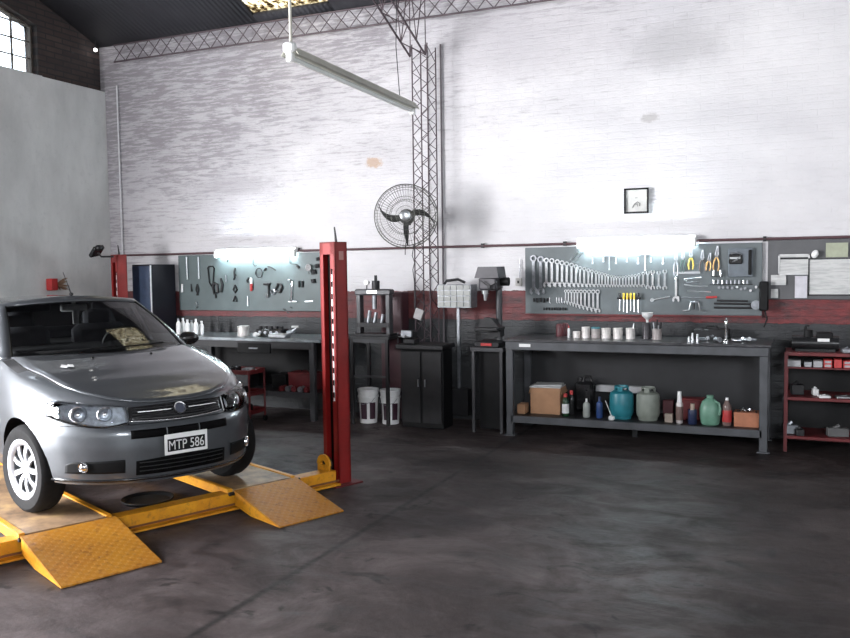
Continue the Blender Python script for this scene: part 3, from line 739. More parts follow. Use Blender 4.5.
for s_ in (-1, 1): lab(MB().tube([tuple(surf(s_*(.06+.21*i/8), .656, .016)[0]) for i in range(9)], .006, 6).build('chrome_bar', chrome, gr), 'thin chrome bar')
disc_on('emblem_ring', 0, .657, [(.030, .004), (.034, .016), (.041, .018), (.045, .004)], chrome, .008, gr, 28)
em = disc_on('emblem', 0, .657, [(0, .012), (.030, .010), (.034, .0)], mat('emblem_blue_grey', (.12, .13, .17), .3, .4), .008, gr, 28)
patch('grille_frame', -.335, .335, lambda q: .604-.012*math.sin(PI*q), lambda q: .611-.012*math.sin(PI*q), chrome, .006, 24, 2, gr, .004)
# slots above the plate, lower intake
for (a, c) in ((-.335, -.118), (-.108, .108), (.118, .335)): patch('bumper_slot', a, c, .500, .553, deep, .002, 10, 3)
patch('lower_intake', -.31, .31, lambda q: .262, lambda q: .375-.02*abs(2*q-1), deep, .003)
b = MB()
for k in range(3): b.tube([tuple(surf(-.29+.58*i/12, .29+k*.027, .008)[0]) for i in range(13)], .003, 5)
b.build('intake_slats', dark, car)
patch('bumper_lip', -.70, .70, .228, .243, blackgl, .004, 30, 2, thick=.008)
b = MB(); b.tube([tuple(surf(-.79+1.58*i/60, .588-.05*max(0, (abs(-.79+1.58*i/60)-.3))*.0, .0006)[0]) for i in range(61)], .0022, 5); b.build('bumper_seam', black, car)
# number plate
pp, pn_ = surf(0, .465, .03)
plate = MB().box((pp.x-.002, 0, .445), (.006, .30, .135), bev=.003).build('number_plate', mat('plate_white', (.88, .88, .87), .4, 0, .02), car); lab(plate, 'white number plate with a black field reading MTP 586')
MB().box((pp.x+.0022, 0, .440), (.002, .262, .082)).build('plate_field', black, plate, smooth=0)
txt = bpy.data.curves.new('t', 'FONT'); txt.body = 'MTP 586'; txt.size = .088; txt.extrude = .0008; txt.align_x = 'CENTER'; txt.align_y = 'CENTER'; txt.offset = .0
to = bpy.data.objects.new('plate_text', txt); COL.objects.link(to); dg = bpy.context.evaluated_depsgraph_get()
tm = bpy.data.meshes.new_from_object(to.evaluated_get(dg)); bpy.data.objects.remove(to)
xs = [v.co.x for v in tm.vertices]; sc_ = .245/(max(xs)-min(xs)); mx_ = (max(xs)+min(xs))/2
ysz = [v.co.y for v in tm.vertices]; my_ = (max(ysz)+min(ysz))/2; scy = .062/(max(ysz)-min(ysz))
for v in tm.vertices: v.co = Vector((pp.x+.0045+v.co.z, (v.co.x-mx_)*sc_, (.440)+(v.co.y-my_)*scy))
tm.materials.append(whitep); to = bpy.data.objects.new('plate_text', tm); COL.objects.link(to); to.parent = plate
# hood panel
rows = []
for i in range(25):
    row = []
    for j in range(19):
        q = (2*j/18-1); yw = (.60+.08*min(1, i/12)) ; y_ = q*yw
        x0_ = -.14
        for _ in range(12): x0_ = xf(y_, hood(x0_, y_))
        x0_ -= .004; xe = -1.18-.16*q*q; xx = x0_+(xe-x0_)*i/24
        row.append((xx, y_, hood(xx, y_)+.006+.012*max(0, 1-abs(abs(q)-.72)/.2)*0))
    rows.append(row)
hd = MB().grid(rows).build('hood', paint, car, smooth=60, rec=False); md = hd.modifiers.new('t', 'SOLIDIFY'); md.thickness = .012; md.offset = 0
# dark shut lines either side
for s_ in (-1, 1):
    MB().tube([(r[-1 if s_ > 0 else 0][0], r[-1 if s_ > 0 else 0][1]+s_*.004, hood(r[-1][0], r[-1][1]+.004)+.001) for r in rows], .003, 5).build('shut_line', black, car)
# greenhouse ring
def lerp(a, c, k): return a+(c-a)*k
def ringpts():
    out = []     # (belt xyz, roof xyz, tag of the segment that FOLLOWS this point)
    for i in range(9):
        q = i/8; out.append(((-1.15-.22*q**2.2, .665*q, .952-.015*q*q), (-1.97-.09*q**2.2, .515*q, 1.355-.03*q*q), 'ws' if i < 8 else 'A'))
    out.append(((-1.45, .735, .935), (-2.12, .565, 1.312), 'door'))
    for i, x in enumerate((-1.7, -2.0, -2.17)): out.append(((x, .742, .937), (-2.16-.05*i, .572, 1.32), 'door' if i < 2 else 'B'))
    out.append(((-2.27, .742, .94), (-2.33, .572, 1.322), 'rear'))
    for i, x in enumerate((-2.6, -2.95)): out.append(((x, .738, .945), (-2.55-.3*i, .565, 1.32), 'rear' if i < 1 else 'C'))
    out.append(((-3.4, .70, .955), (-3.12, .54, 1.31), 'C')); out.append(((-3.60, .60, .965), (-3.24, .46, 1.305), 'back')); out.append(((-3.66, .3, .96), (-3.29, .23, 1.315), 'back')); out.append(((-3.68, 0, .96), (-3.30, 0, 1.32), 'end'))
    return out
RP = ringpts(); VL = [0, .05, .2, .4, .6, .8, .93, 1.0]
def gp(i, v, s_):
    a, c, _ = RP[i]; bow = .030*math.sin(PI*v)
    p = Vector(a).lerp(Vector(c), v); 
    if RP[i][2] in ('ws',) or i == 8: p += Vector((bow*.8, 0, bow*.8))
    else: p += Vector((0, bow*.8, .0))
    return (p.x, s_*p.y, p.z)
frame = MB(); wsm = MB(); sidew = {('door', 1): MB(), ('door', -1): MB(), ('rear', 1): MB(), ('rear', -1): MB()}; bkm = MB()
for s_ in (1, -1):
    for i in range(len(RP)-1):
        tg = RP[i][2]
        for k in range(len(VL)-1):
            q = [gp(i, VL[k], s_), gp(i+1, VL[k], s_), gp(i+1, VL[k+1], s_), gp(i, VL[k+1], s_)]
            isframe = tg in 'ABC' or k == 0 or k == len(VL)-2
            tgt = frame if isframe else wsm if tg == 'ws' else bkm if tg == 'back' else sidew[(tg, s_)]
            if tg == 'ws' and k == 0: tgt = wsm
            tgt.add(q, [(0, 1, 2, 3)])
# roof cap
rr = []
for i in range(len(RP)):
    x, y, z = RP[i][1]; rr.append([(x, y*(1-2*j/12), z+.035*(1-(1-2*j/12)**2)*min(1, max(0, (y/.5)))) for j in range(13)])
frame.grid(rr)
fo = frame.build('roof_and_pillars', paint, car, smooth=50); md = fo.modifiers.new('t', 'SOLIDIFY'); md.thickness = .02; md.offset = 0
lab(wsm.build('windscreen', M_glass, car, smooth=60), 'dark windscreen')
for (k, s_), mb in sidew.items(): mb.build('side_window', M_glass, car, smooth=60)
bkm.build('rear_window', M_glass, car, smooth=60)
for s_ in (1, -1): MB().tube([gp(8, v/10, s_) for v in range(11)], .007, 6).build('windscreen_seal', black, car)
MB().tube([(gp(i, .94, 1 if k else -1)) for k, rng in ((0, range(8, 0, -1)), (1, range(0, 9))) for i in rng], .006, 6).build('windscreen_top_seal', black, car)
MB().tube([(gp(i, .0, 1 if k else -1)) for k, rng in ((0, range(8, 0, -1)), (1, range(0, 9))) for i in rng], .014, 6).build('cowl', black, car)
# cabin
MB().box((-1.58, 0, .955), (.40, 1.22, .06), bev=.03).build('dashboard', cabin, car)
b = MB(); b.tube([(-1.80+.05*math.sin(a), .33+.17*math.cos(a), .99+.12*math.sin(a)) for a in [2*PI*i/24 for i in range(25)]], .013, 6); b.build('steering_wheel', cabin, car)
for s_ in (-1, 1):
    so = MB().box((-2.35, s_*.33, 1.01), (.16, .46, .22), bev=.05).build('front_seat', seatm, car); MB().box((-2.39, s_*.33, 1.17), (.09, .24, .15), bev=.03).build('headrest', seatm, so)
MB().box((-3.0, 0, 1.0), (.16, 1.1, .14), bev=.05).build('rear_seat', seatm, car)
b = MB(); b.box((-2.0, 0, 1.275), (.03, .22, .06), bev=.012); b.box((-2.0, 0, 1.31), (.02, .03, .05)); b.build('rear_view_mirror', pale, car)
MB().box((-1.995, .01, 1.20), (.012, .05, .12), bev=.004).build('mirror_tag', mat('pale_tag', (.5, .5, .5), .6), car)
MB().box((-2.06, .34, 1.29), (.02, .34, .07), bev=.006).build('sun_visor', seatm, car); MB().box((-2.06, -.34, 1.29), (.02, .34, .07), bev=.006).build('sun_visor', seatm, car)
# wipers, antenna, mirrors, washer jets
for (ya, yb) in ((-.10, .44), (-.50, .02)):
    pts = []
    for k in range(9):
        y_ = ya+(yb-ya)*k/8; q = abs(y_)/.665; a = Vector((-1.15-.22*q**2.2, y_, .952-.015*q*q)); up_ = Vector((-.66, 0, .35))*(.04+.05*k/8); pts.append(tuple(a+up_+Vector((.022, 0, .022))))
    MB().tube(pts, .007, 5).build('wiper', black, car)
MB().tube([(-2.05, .0, 1.385), (-2.15, 0, 1.49), (-2.23, 0, 1.57)], [.007, .004, .003], 6).build('antenna', black, car)
MB().sph((-2.05, 0, 1.388), .018, 10, 6, (1.3, 1, .8)).build('antenna_base', black, car)
for s_ in (-1, 1):
    mo = MB(); mo.sph((-1.66, s_*.845, .985), .1, 16, 10, (.55, .95, .58)); mo.tube([(-1.66, s_*.72, .945), (-1.66, s_*.80, .965)], .03, 8)
    mo = mo.build('door_mirror', blackgl, car); MB().cyl((-1.72, s_*.845, .985), (-1.71, s_*.845, .985), .055, n=16).build('mirror_glass', chrome, mo)
    MB().sph((-1.0, s_*.22, hood(-1.0, .22)+.014), .012, 8, 5).build('washer_jet', black, car)
    for xd in (-1.42, -2.27, -3.05): MB().tube([(xd, s_*(interp(W0, z)+.0005), z) for z in (.25, .4, .6, .8, .92)], .002, 4).build('door_gap', black, car)
    MB().box((-2.02, s_*.80, .82), (.16, .03, .03), bev=.008).build('door_handle', blackgl, car)
    MB().box((-2.0, s_*.823, .52), (1.6, .015, .05), bev=.005).build('side_moulding', blackgl, car)
    MB().box((-3.70, s_*.62, .78), (.08, .16, .22), bev=.03).build('tail_lamp', mat('red_lens', (.4, .01, .01), .2), car)
# wheels
def wheel(x, s_):
    M = Matrix.Translation((x, s_*.712, .255)) @ Matrix.Rotation(math.radians(10) if x > -2 else 0, 4, 'Z') @ Matrix.Rotation(-s_*PI/2, 4, 'X')
    prof = [(.195, -.085), (.268, -.088), (.288, -.07), (.298, -.045), (.300, 0), (.298, .045), (.288, .07), (.268, .086), (.212, .084), (.2, .078)]
    wo = MB().lathe(prof, M, 48, False).build('wheel', tire, car)
    MB().lathe([(.19, -.08), (.18, -.05), (.18, .05), (.197, .08)], M, 40, False).build('rim', steeld, wo)
    h = MB(); h.lathe([(.0, .062), (.03, .066), (.05, .060), (.06, .052)], M, 28)
    h.lathe([(.160, .060), (.172, .074), (.196, .084), (.205, .082), (.2, .070), (.16, .055), (.160, .060)], M, 48, False)
    for i in range(9):
        a = 2*PI*i/9
        for (r0_, r1_, w0_, w1_) in ((.05, .165, .019, .023),):
            vs = []
            for (r, w_) in ((r0_, w0_), ((r0_+r1_)/2, (w0_+w1_)/2), (r1_, w1_)):
                zc = .060+.010*math.sin(PI*(r-r0_)/(r1_-r0_))
                for tt in (-1, 1): vs.append((r*math.cos(a)-tt*w_*math.sin(a)*.85, r*math.sin(a)+tt*w_*math.cos(a)*.85, zc))
                for tt in (-1, 1): vs.append((r*math.cos(a)-tt*w_*math.sin(a)*.85, r*math.sin(a)+tt*w_*math.cos(a)*.85, zc-.012))
            fs = []
            for k in range(2): o_ = k*4; fs += [(o_, o_+1, o_+5, o_+4), (o_+2, o_+6, o_+7, o_+3), (o_, o_+4, o_+6, o_+2), (o_+1, o_+3, o_+7, o_+5)]
            h.add(vs, fs, M)
    lab(h.build('hubcap', hubm, wo), 'silver hubcap with nine spokes')
    MB().lathe([(0, .02), (.175, .02), (.175, .0), (0, 0)], M, 28).build('brake_disc', dark, wo)
    MB().cyl((x, s_*.725, .255), (x, s_*.45, .255), .04, n=10).build('hub', dark, wo)
for x_ in (-.80, -3.15):
    for s_ in (-1, 1): wheel(x_, s_)
# dark drain pan on the floor between the runways
t = thing('drain_pan', 'round black drain pan on the floor under the front of the car', 'pan', (-4.57, 5.03, 0))
MB().lathe([(0, .010), (.165, .010), (.185, .028), (.195, .030), (.197, .024), (.175, 0), (0, 0)], None, 28).build('pan', black, t); 
#@@PART2@@
# ================================================================ RIGHT WORKBENCH
BX0, BX1, BYF, BYB, BZ = -2.79, -.27, 8.40, 9.10, 1.01
t = thing('workbench', 'long dark grey steel workbench with a low shelf under the right tool board', 'workbench', (BX0, BYF, 0))
L_, D_ = BX1-BX0, BYB-BYF
MB().box((L_/2, D_/2, BZ-.012), (L_+.06, D_+.02, .024), bev=.004).build('worktop', benchtop, t)
MB().box((L_/2, .025, BZ-.068), (L_+.02, .05, .085), bev=.004).build('front_rail', benchgrey, t); MB().box((L_/2, D_-.025, BZ-.068), (L_, .05, .085)).build('back_rail', benchgrey, t)
for x in (.03, L_-.03):
    for y in (.035, D_-.035):
        MB().box((x, y, (BZ-.03)/2), (.075, .06, BZ-.03), bev=.006).build('leg', benchgrey, t)
        MB().box((x, y, .006), (.11, .10, .012)).build('foot_plate', benchgrey, t)
MB().box((L_/2, D_/2-.02, .205), (L_-.02, D_-.10, .014)).build('shelf', darkpaint, t); MB().box((L_/2, .02, .175), (L_-.08, .03, .075), bev=.004).build('shelf_rail', benchgrey, t)
MB().box((L_/2, D_/2, .10), (.05, .05, .19)).build('shelf_support', darkpaint, t)
MB().box((L_/2, D_-.008, .56), (L_-.06, .006, .62)).build('back_panel', darkpaint, t)
o = MB().box((.20, -.002, BZ-.062), (.12, .004, .032)).build('sticker', whitep, t); lab(o, 'small white sticker')
SH = .213

# ---------- shelf contents
def bottle(name, label, cat, u, Y, z, H, R, m, capm, capr=.35, caph=.12, neck=.30, lbl=None, group=None, sholder=.72):
    p = onY(u, 400, Y); t = thing(name, label, cat, (p.x, Y, z), 0, group)
    MB().lathe([(0, .002), (R*.85, 0), (R, H*.04), (R, H*(sholder-.08)), (R*.92, H*sholder), (R*neck*1.1, H*(.97-caph)), (R*neck, H*(1-caph)), (0, H*(1-caph))], None, 20).build('body', m, t)
    MB().lathe([(0, H*(.985-caph)), (R*capr, H*(.985-caph)), (R*capr*.92, H), (0, H)], None, 14).build('cap', capm, t)
    if lbl: MB().lathe([(R*1.01, H*.14), (R*1.02, H*.15), (R*1.02, H*.55), (R*1.01, H*.56)], None, 20).build('paper_label', lbl, t)
    return t
def gas_can(label, u, Y, z, H, R, m):
    p = onY(u, 400, Y); t = thing('gas_cylinder', label, 'gas cylinder', (p.x, Y, z))
    MB().lathe([(R*.80, 0), (R*.82, .01), (R*.82, .025), (R*.93, .04), (R, .07), (R, H*.42), (R*1.008, H*.45), (R, H*.48), (R, H*.70), (R*.93, H*.79), (R*.7, H*.845), (R*.25, H*.86), (0, H*.86)], None, 28).build('body', m, t)
    b = MB()
    for a in range(3): q = a*2*PI/3+.5; b.box((R*.55*math.cos(q), R*.55*math.sin(q), H*.90), (.012, .05, H*.13), q)
    b.lathe([(R*.52, H*.955), (R*.60, H*.955), (R*.60, H), (R*.56, H), (R*.52, H*.97), (R*.52, H*.955)], None, 24, False); b.build('collar', m, t)
    b = MB(); b.cyl((0, 0, H*.85), (0, 0, H*.94), .014, n=10); b.cyl((-.01, 0, H*.92), (.03, 0, H*.92), .01, n=8); b.build('valve', steeld, t)
    return t
# cardboard box with papers
t = thing('cardboard_box', 'brown cardboard box with white papers on top at the left end of the shelf', 'box', (-2.44, 8.74, SH), .05)
b = MB(); W_, Dp, Hh = .31, .28, .27
b.box((0, 0, .004), (W_, Dp, .008)); 
for sx in (-1, 1): b.box((sx*(W_/2), 0, Hh/2), (.006, Dp, Hh)); b.box((0, sx*Dp/2, Hh/2), (W_, .006, Hh))
b.build('carton', card, t, smooth=0)
for sx, ang in ((-1, .5), (1, -.3)): MB().box((sx*(W_/2+.012), 0, Hh-.03), (.06, Dp, .005), R=Matrix.Rotation(sx*1.25, 4, 'Y')).build('flap', card, t, smooth=0)
b = MB(); b.box((0, -.02, Hh+.012), (.33, .27, .012)); b.box((.01, 0, Hh+.026), (.29, .23, .010), .08); pz = b.build('papers', M_paper, t, smooth=0)
o = MB().box((0, 0, .05), (.085, .15, .10), bev=.004).build('small_carton', card); o.location = (-2.675, 8.60, SH); tag(o, 'low brown carton wedged left of the large cardboard box', 'box')
bottle('oil_bottle', 'dark green bottle with a white label and red cap', 'bottle', 565.5, 8.54, SH, .235, .036, mat('dark_green_glass', (.01, .035, .015), .15), redh, .55, .14, .45, pale)
bottle('oil_bottle', 'dark bottle with a red cap beside the white-labelled green bottle', 'bottle', 571.5, 8.60, SH, .26, .032, blackgl, redh, .6, .14, .45)
b = MB(); b.box((0, 0, .16), (.20, .16, .32), bev=.03); b.cyl((-.05, 0, .30), (-.05, 0, .36), .025, n=12); b.tube([(-.02, 0, .31), (.0, 0, .37), (.06, 0, .37), (.08, 0, .31)], .012, 6)
o = b.build('oil_canister', blackgl); p = onY(585, 400, 8.93); o.location = (p.x, 8.93, SH); tag(o, 'black oil canister with a handle standing behind the small bottles', 'canister')
bottle('squeeze_bottle', 'small pale grey bottle with a pointed cap', 'bottle', 586.5, 8.56, SH, .19, .036, mat('cloudy_plastic', (.28, .30, .28), .4), pale, .32, .16, .4)
bottle('spray_bottle', 'small blue spray bottle left of the teal cylinder', 'bottle', 599.5, 8.56, SH, .215, .033, blueh, mat('dark_blue_cap', (.03, .05, .12), .4), .45, .2, .4)
t = thing('brush', 'small brush with a white head and thin leaning handle', 'brush', (onY(611.5, 400, 8.465).x, 8.465, SH))
MB().box((0, 0, .022), (.06, .04, .044), bev=.01).build('head', pale, t); MB().cyl((0, .0, .04), (-.065, .02, .19), .004, n=6).build('handle', whitep, t)
gas_can('round teal refrigerant cylinder on the bench shelf', 621.5, 8.62, SH, .33, .118, teal)
gas_can('round grey-green refrigerant cylinder right of the teal cylinder', 648, 8.62, SH, .33, .115, sage)
t = thing('fluorescent_tube_box', 'long pale grey carton lying behind the two cylinders', 'box', (onY(620, 385, 8.98).x, 8.98, SH+.21)); MB().box((0, 0, .035), (.50, .07, .07), bev=.004).build('carton', mat('pale_grey_card', (.33, .33, .34), .7), t)
o = t
t = thing('oil_drum', 'low black drum standing behind the cylinders under the long pale carton', 'drum', (onY(620, 385, 8.98).x, 8.98, SH)); MB().lathe([(0, 0), (.10, 0), (.10, .2), (.09, .21), (0, .21)], None, 20).build('body', black, t)
for u, w_, h_, m, lbl, Y in ((668.5, .10, .19, mat('maroon_tin', (.08, .015, .02), .5), 'dark maroon tin behind the small tan carton', 8.75), (669, .075, .085, mat('tan_card', (.28, .23, .19), .7), 'small tan carton between the grey-green cylinder and the white-capped spray can', 8.55)):
    o = MB().box((0, 0, h_/2), (w_, w_*.8, h_), bev=.004).build('carton' if 'carton' in lbl else 'square_tin', m); o.location = (onY(u, 400, Y).x, Y, SH); tag(o, lbl, 'box' if 'carton' in lbl else 'tin')
t = thing('spray_can', 'clear spray can with a tall white cap', 'spray can', (onY(679.5, 400, 8.54).x, 8.54, SH))
MB().lathe([(0, 0), (.032, 0), (.034, .01), (.034, .19), (.026, .205), (.012, .21), (0, .21)], None, 20).build('body', tinm, t); MB().lathe([(0, .205), (.024, .205), (.018, .31), (0, .31)], None, 16).build('cap', whitep, t); MB().lathe([(.0345, .03), (.035, .035), (.035, .16), (.0345, .165)], None, 20).build('paper_label', mat('brown_label', (.13, .08, .07), .5), t)
b = MB(); b.box((0, 0, .10), (.22, .15, .20), bev=.008); b.box((0, 0, .205), (.235, .16, .02), bev=.006)
o = b.build('toolbox', redd); o.location = (onY(692, 400, 8.80).x, 8.80, SH); tag(o, 'red metal box behind the blue bottle and white-capped spray can', 'box')
bottle('oil_bottle', 'blue bottle with a tan cap left of the pale green jug', 'bottle', 692.5, 8.52, SH, .20, .042, mat('navy_plastic', (.012, .02, .06), .4), mat('tan_cap', (.35, .27, .22), .5), .5, .3, .45)
t = thing('plastic_jug', 'pale green plastic jug with a side handle', 'jug', (onY(710, 400, 8.56).x, 8.56, SH))
MB().lathe([(0, .0), (.075, 0), (.09, .02), (.098, .09), (.095, .16), (.075, .22), (.04, .25), (.03, .255), (.03, .27), (0, .27)], Matrix.Diagonal((1, .75, 1, 1)), 24).build('body', jade, t)
MB().tube([(.045, -.03, .235), (.085, -.04, .215), (.098, -.045, .16), (.09, -.045, .10)], .012, 8).build('handle', jade, t); MB().lathe([(0, .26), (.033, .26), (.033, .285), (0, .285)], None, 16).build('cap', jade, t)
bottle('soda_bottle', 'clear plastic drink bottle with a red label right of the green jug', 'bottle', 727, 8.55, SH, .27, .043, mat('brownish_clear_plastic', (.16, .11, .10), .15), pale, .36, .08, .32, redh)
t = thing('carton_box', 'open orange-brown box of scrap parts at the right end of the shelf', 'box', (onY(747, 400, 8.62).x, 8.62, SH))
b = MB(); b.box((0, 0, .06), (.22, .18, .12)); b.box((0, 0, .125), (.225, .185, .02)); b.build('carton', orange, t, smooth=0)
for k in range(7):
    o = MB().cyl((0, 0, 0), (.05+.02*(k % 3), .02, .03*(k % 2)), .012+.004*(k % 3), n=10).build('metal_part', steel if k % 2 else dark, rec=True); o.location = (t.location.x-.085+.027*k, 8.58+.03*(k % 3), SH+.143); o.rotation_euler = (0, 0, k*.8)
    o.scale = (.6, .6, .6); tag(o, 'small %s metal offcut, %s from the left on the orange-brown box' % ('dark' if k % 2 == 0 else 'bright', nth(k)), 'metal part', 'scrap metal parts on the orange-brown box')

# ---------- bench top contents
BT = BZ+.001
def tin(u, Y, H, R, m, label, stuffed=0, name='tin_can'):
    p = onY(u, 330, Y); t = thing(name, label, 'can', (p.x, Y, BT))
    MB().lathe([(0, .003), (R, 0), (R*1.02, .004), (R, .008), (R, H*.33), (R*1.015, H*.36), (R, H*.39), (R, H*.62), (R*1.015, H*.65), (R, H*.68), (R, H-.006), (R*1.03, H-.003), (R*1.02, H), (R*.95, H), (R*.94, .01), (0, .01)], None, 22).build('body', m, t)
    if 'lid' in label: MB().lathe([(0, H), (R*1.04, H), (R*1.04, H+.012), (R*.9, H+.014), (0, H+.012)], None, 22).build('lid', teal if 'green' in label else tinm, t)
    return t
tinb = mat('dull_printed_tin', (.33, .30, .29), .5, .3, .25, 18); tinl = mat('pale_tin', (.60, .57, .55), .45, .3, .15, 18)
TY = 8.72
tin(576.6, TY, .065, .039, tinl, 'short pale can, lowest of the row of cans on the workbench')
tin(585.9, TY, .115, .043, tinl, 'pale tin can right after the short can in the workbench row')
tin(595.8, TY, .100, .047, tinb, 'dark printed tin can with a green lid on the workbench')
tin(606.0, TY, .105, .046, tinl, 'pale tin can, fourth from the left in the row of cans on the workbench')
tin(617.8, TY, .108, .047, tinl, 'pale tin can in the middle of the row below the screwdriver rack')
t = tin(630.5, TY, .110, .046, tinl, 'dented pale tin can with a rod standing in it')
MB().cyl((.02, 0, .012), (.035, 0, .16), .006, n=8).build('rod', steel, t)
tin(646.5, TY+.02, .165, .040, mat('dark_tall_tin', (.06, .055, .06), .4, .3), 'tall dark can between the rod can and the brush can')
t = tin(657, TY-.02, .110, .047, tinb, 'dull tin can holding a few brushes and tools')
for dx, dy, h, m in ((-.02, 0, .17, steel), (.0, .015, .20, dark), (.022, -.005, .18, dark), (.01, -.015, .145, steel)): MB().cyl((dx, dy, .012), (dx*1.8, dy*1.5, h), .007, n=7).build('brush_handle', m, t)
bottle('oil_bottle', 'slim pale bottle at the left end of the row of cans', 'bottle', 569, TY, BT, .125, .013, pale, redh, .6, .2, .6)
for u, Y, lbl in ((560, 8.85, 'dark red spray can, leftmost behind the row of cans'), (565, 8.92, 'dark maroon can standing behind the slim pale bottle')):
    o = MB().lathe([(0, 0), (.04, 0), (.042, .01), (.042, .12), (.03, .135), (0, .14)], None, 18).build('paint_can', mat('maroon_tin', (.08, .015, .02), .5)); o.location = (onY(u, 330, Y).x, Y, BT); tag(o, lbl, 'can')
# white funnel hung on the wall behind the cans
t = thing('funnel', 'white plastic funnel resting on the tall dark can', 'funnel', (onY(648, 315, 8.78).x, TY+.02, BT+.168))
MB().lathe([(.012, 0), (.014, .03), (.052, .065), (.056, .10), (.052, .10), (.045, .067), (.010, .032)], None, 22, False).build('cone', pale, t)
for k, (u, h) in enumerate(((689, .05), (692.5, .085), (697.5, .075))):
    o = MB().lathe([(0, 0), (.014, 0), (.014, h*.6), (.010, h*.65), (.010, h), (0, h)], None, 14).build('socket', steel); o.location = (onY(u, 338, 8.55).x, 8.55, BT)
    tag(o, ['short steel socket, leftmost of the three sockets standing on the workbench', 'tallest steel socket, middle of the three standing on the workbench', 'slim steel socket, rightmost of the three standing on the workbench'][k], 'socket')
t = thing('torch_lamp', 'tall slim chrome work lamp standing on the workbench', 'lamp', (onY(726, 340, 8.58).x, 8.58, BT))
MB().lathe([(0, 0), (.03, 0), (.03, .012), (.013, .03), (.012, .15), (.016, .165), (.016, .20), (.012, .21), (0, .21)], None, 16).build('body', chrome, t)
b = MB(); b.cyl((0, 0, .2), (0, 0, .235), .018, .004, 12); b.cyl((-.045, 0, .205), (.05, 0, .205), .004, n=6); b.build('head', chrome, t)
random.seed(3)
smalls = [(703, 8.6, 'dark ratchet adapter lying right of the three standing sockets'), (711, 8.75, 'dark coupling lying left of the tall chrome lamp'), (717, 8.52, 'steel pipe fitting just left of the chrome lamp base'), (735, 8.55, 'bright elbow fitting right of the chrome lamp'), (741, 8.62, 'steel bushing right of the bright elbow fitting'), (747, 8.53, 'bright clamp near the right end of the workbench'), (753, 8.66, 'dull bolt at the right end of the workbench')]
for k, (u, Y, lbl) in enumerate(smalls):
    b = MB(); r_ = .016+.004*(k % 3); b.tube([(-.05, 0, r_), (0, .01, r_), (.035, .0, r_+.012*(k % 2))], [r_*.7, r_, r_*.8], 10); b.cyl((-.055, 0, r_), (-.03, 0, r_), r_*1.05, n=6)
    o = b.build('pipe_fitting', (steeld if k < 3 or k == 6 else steel)); o.location = (onY(u, 338, Y).x, Y, BT+.006); o.rotation_euler = (0, 0, k*1.1); tag(o, lbl, 'fitting')
t = thing('battery_charger', 'low dark box with a handle at the back of the workbench under the tool board', 'charger', (onY(712, 325, 8.95).x, 8.95, BT)); MB().box((0, 0, .05), (.34, .16, .10), bev=.01).build('case', dark, t); MB().tube([(-.06, 0, .10), (-.05, 0, .125), (.05, 0, .125), (.06, 0, .10)], .008, 6).build('handle', black, t)

# ================================================================ TOOL BOARD RIGHT
WB = 9.105                                  # face of the boards
def board_panel(name, x0, x1, z0, z1, m, label, cat='board'):
    t = thing(name, label, cat, ((x0+x1)/2, 9.13, (z0+z1)/2))
    MB().box((0, 0, 0), (x1-x0, .03, z1-z0), bev=.004).build('panel', m, t); return t
t = board_panel('tool_board', -2.80, -.35, 1.235, 1.965, board, 'wide grey tool board full of wrenches above the workbench')
MB().box((0, -.022, -.372), (2.45, .05, .016)).build('ledge', redd, t)
HY = WB-.006
# combination wrench, unit length 1 hanging down from its ring
def wrench_mesh(L, open_both=False):
    b = MB(); s = L
    hw_ = .046*s+.0045; ro = .075*s+.005; T = .007+.006*s
    if not open_both: b.ring((0, 0, -ro), ro, ro*.58, T*1.3, 18)
    else:
        b.ring((0, 0, -ro), ro*1.15, ro*.5, T, 14, math.radians(125), math.radians(415))
    b.box((0, 0, -s/2), (2*hw_*.72, T, s-3.3*ro), bev=.0015)
    b.ring((0, 0, -s+ro), ro*1.2, ro*.52, T, 16, math.radians(-60+20), math.radians(240))
    return b
def flipped(b):
    return b
def hang(name, mb, m, label, cat, u, v, Y=HY, roty=0, group=None, smooth=40):
    o = mb.build(name, m, smooth=smooth); o.location = onY(u, v, Y); o.rotation_euler = (0, roty, 0); return tag(o, label, cat, group)
us = [533.4, 540.6, 546.3, 551.8, 557.3, 562, 566.7, 571.6, 576, 580, 584.2, 588.3, 591.8, 596, 599, 602, 605.3, 608, 611.3, 613.8, 616.5, 619.5, 622.8, 625.8, 628.9, 632, 635.3, 638.8, 643.2]
tops = [255, 256, 257.7, 258.2, 259.3, 260.4, 261.5, 262.6, 264.3, 266, 266.8, 268.3, 269.5, 270.5, 271.5, 272.3, 273.2, 274, 274.8, 275.4, 275.8, 276, 275.8, 275.4, 275, 274.6, 274.2, 273.4, 272]
bots = [294.5, 295]+[287.3]*27
ring_first = None
for i, (u, a, c) in enumerate(zip(us, tops, bots)):
    pa, pb = onY(u, a, HY), onY(u, c, HY); L = pa.z-pb.z; m = steel if i not in (0, 1) else steeld
    o = wrench_mesh(L).build('combination_wrench', m); o.location = pa
    tag(o, ('big ' if i < 2 else '')+'steel combination wrench, %s from the left in the long upper row' % nth(i), 'wrench', 'combination wrenches in the long upper row')
for i, (u, a, c) in enumerate(((647.7, 271, 289), (652.7, 270, 289.8), (658.7, 271, 289.3), (664.8, 269.5, 290))):
    pa, pb = onY(u, a, HY), onY(u, c, HY)
    o = wrench_mesh(pa.z-pb.z, True).build('open_end_wrench', chrome if i == 1 else steel); o.location = pa
    tag(o, ['double open-ended wrench right at the end of the long upper row, first of four', 'brightest double open-ended wrench at the right end of the upper row', 'dull open-ended wrench just right of the brightest one', 'open-ended wrench left of the large adjustable wrench'][i], 'wrench', 'open-ended wrenches at the right end of the upper row')
us2 = [565.6, 568.3, 571.4, 574, 577.1, 580.9, 584.8, 588.9, 592.8, 593.6, 597.6]
us2 = [565.6, 568.4, 571.5, 574.4, 577.4, 581, 584.9, 589, 593.2, 597.6]
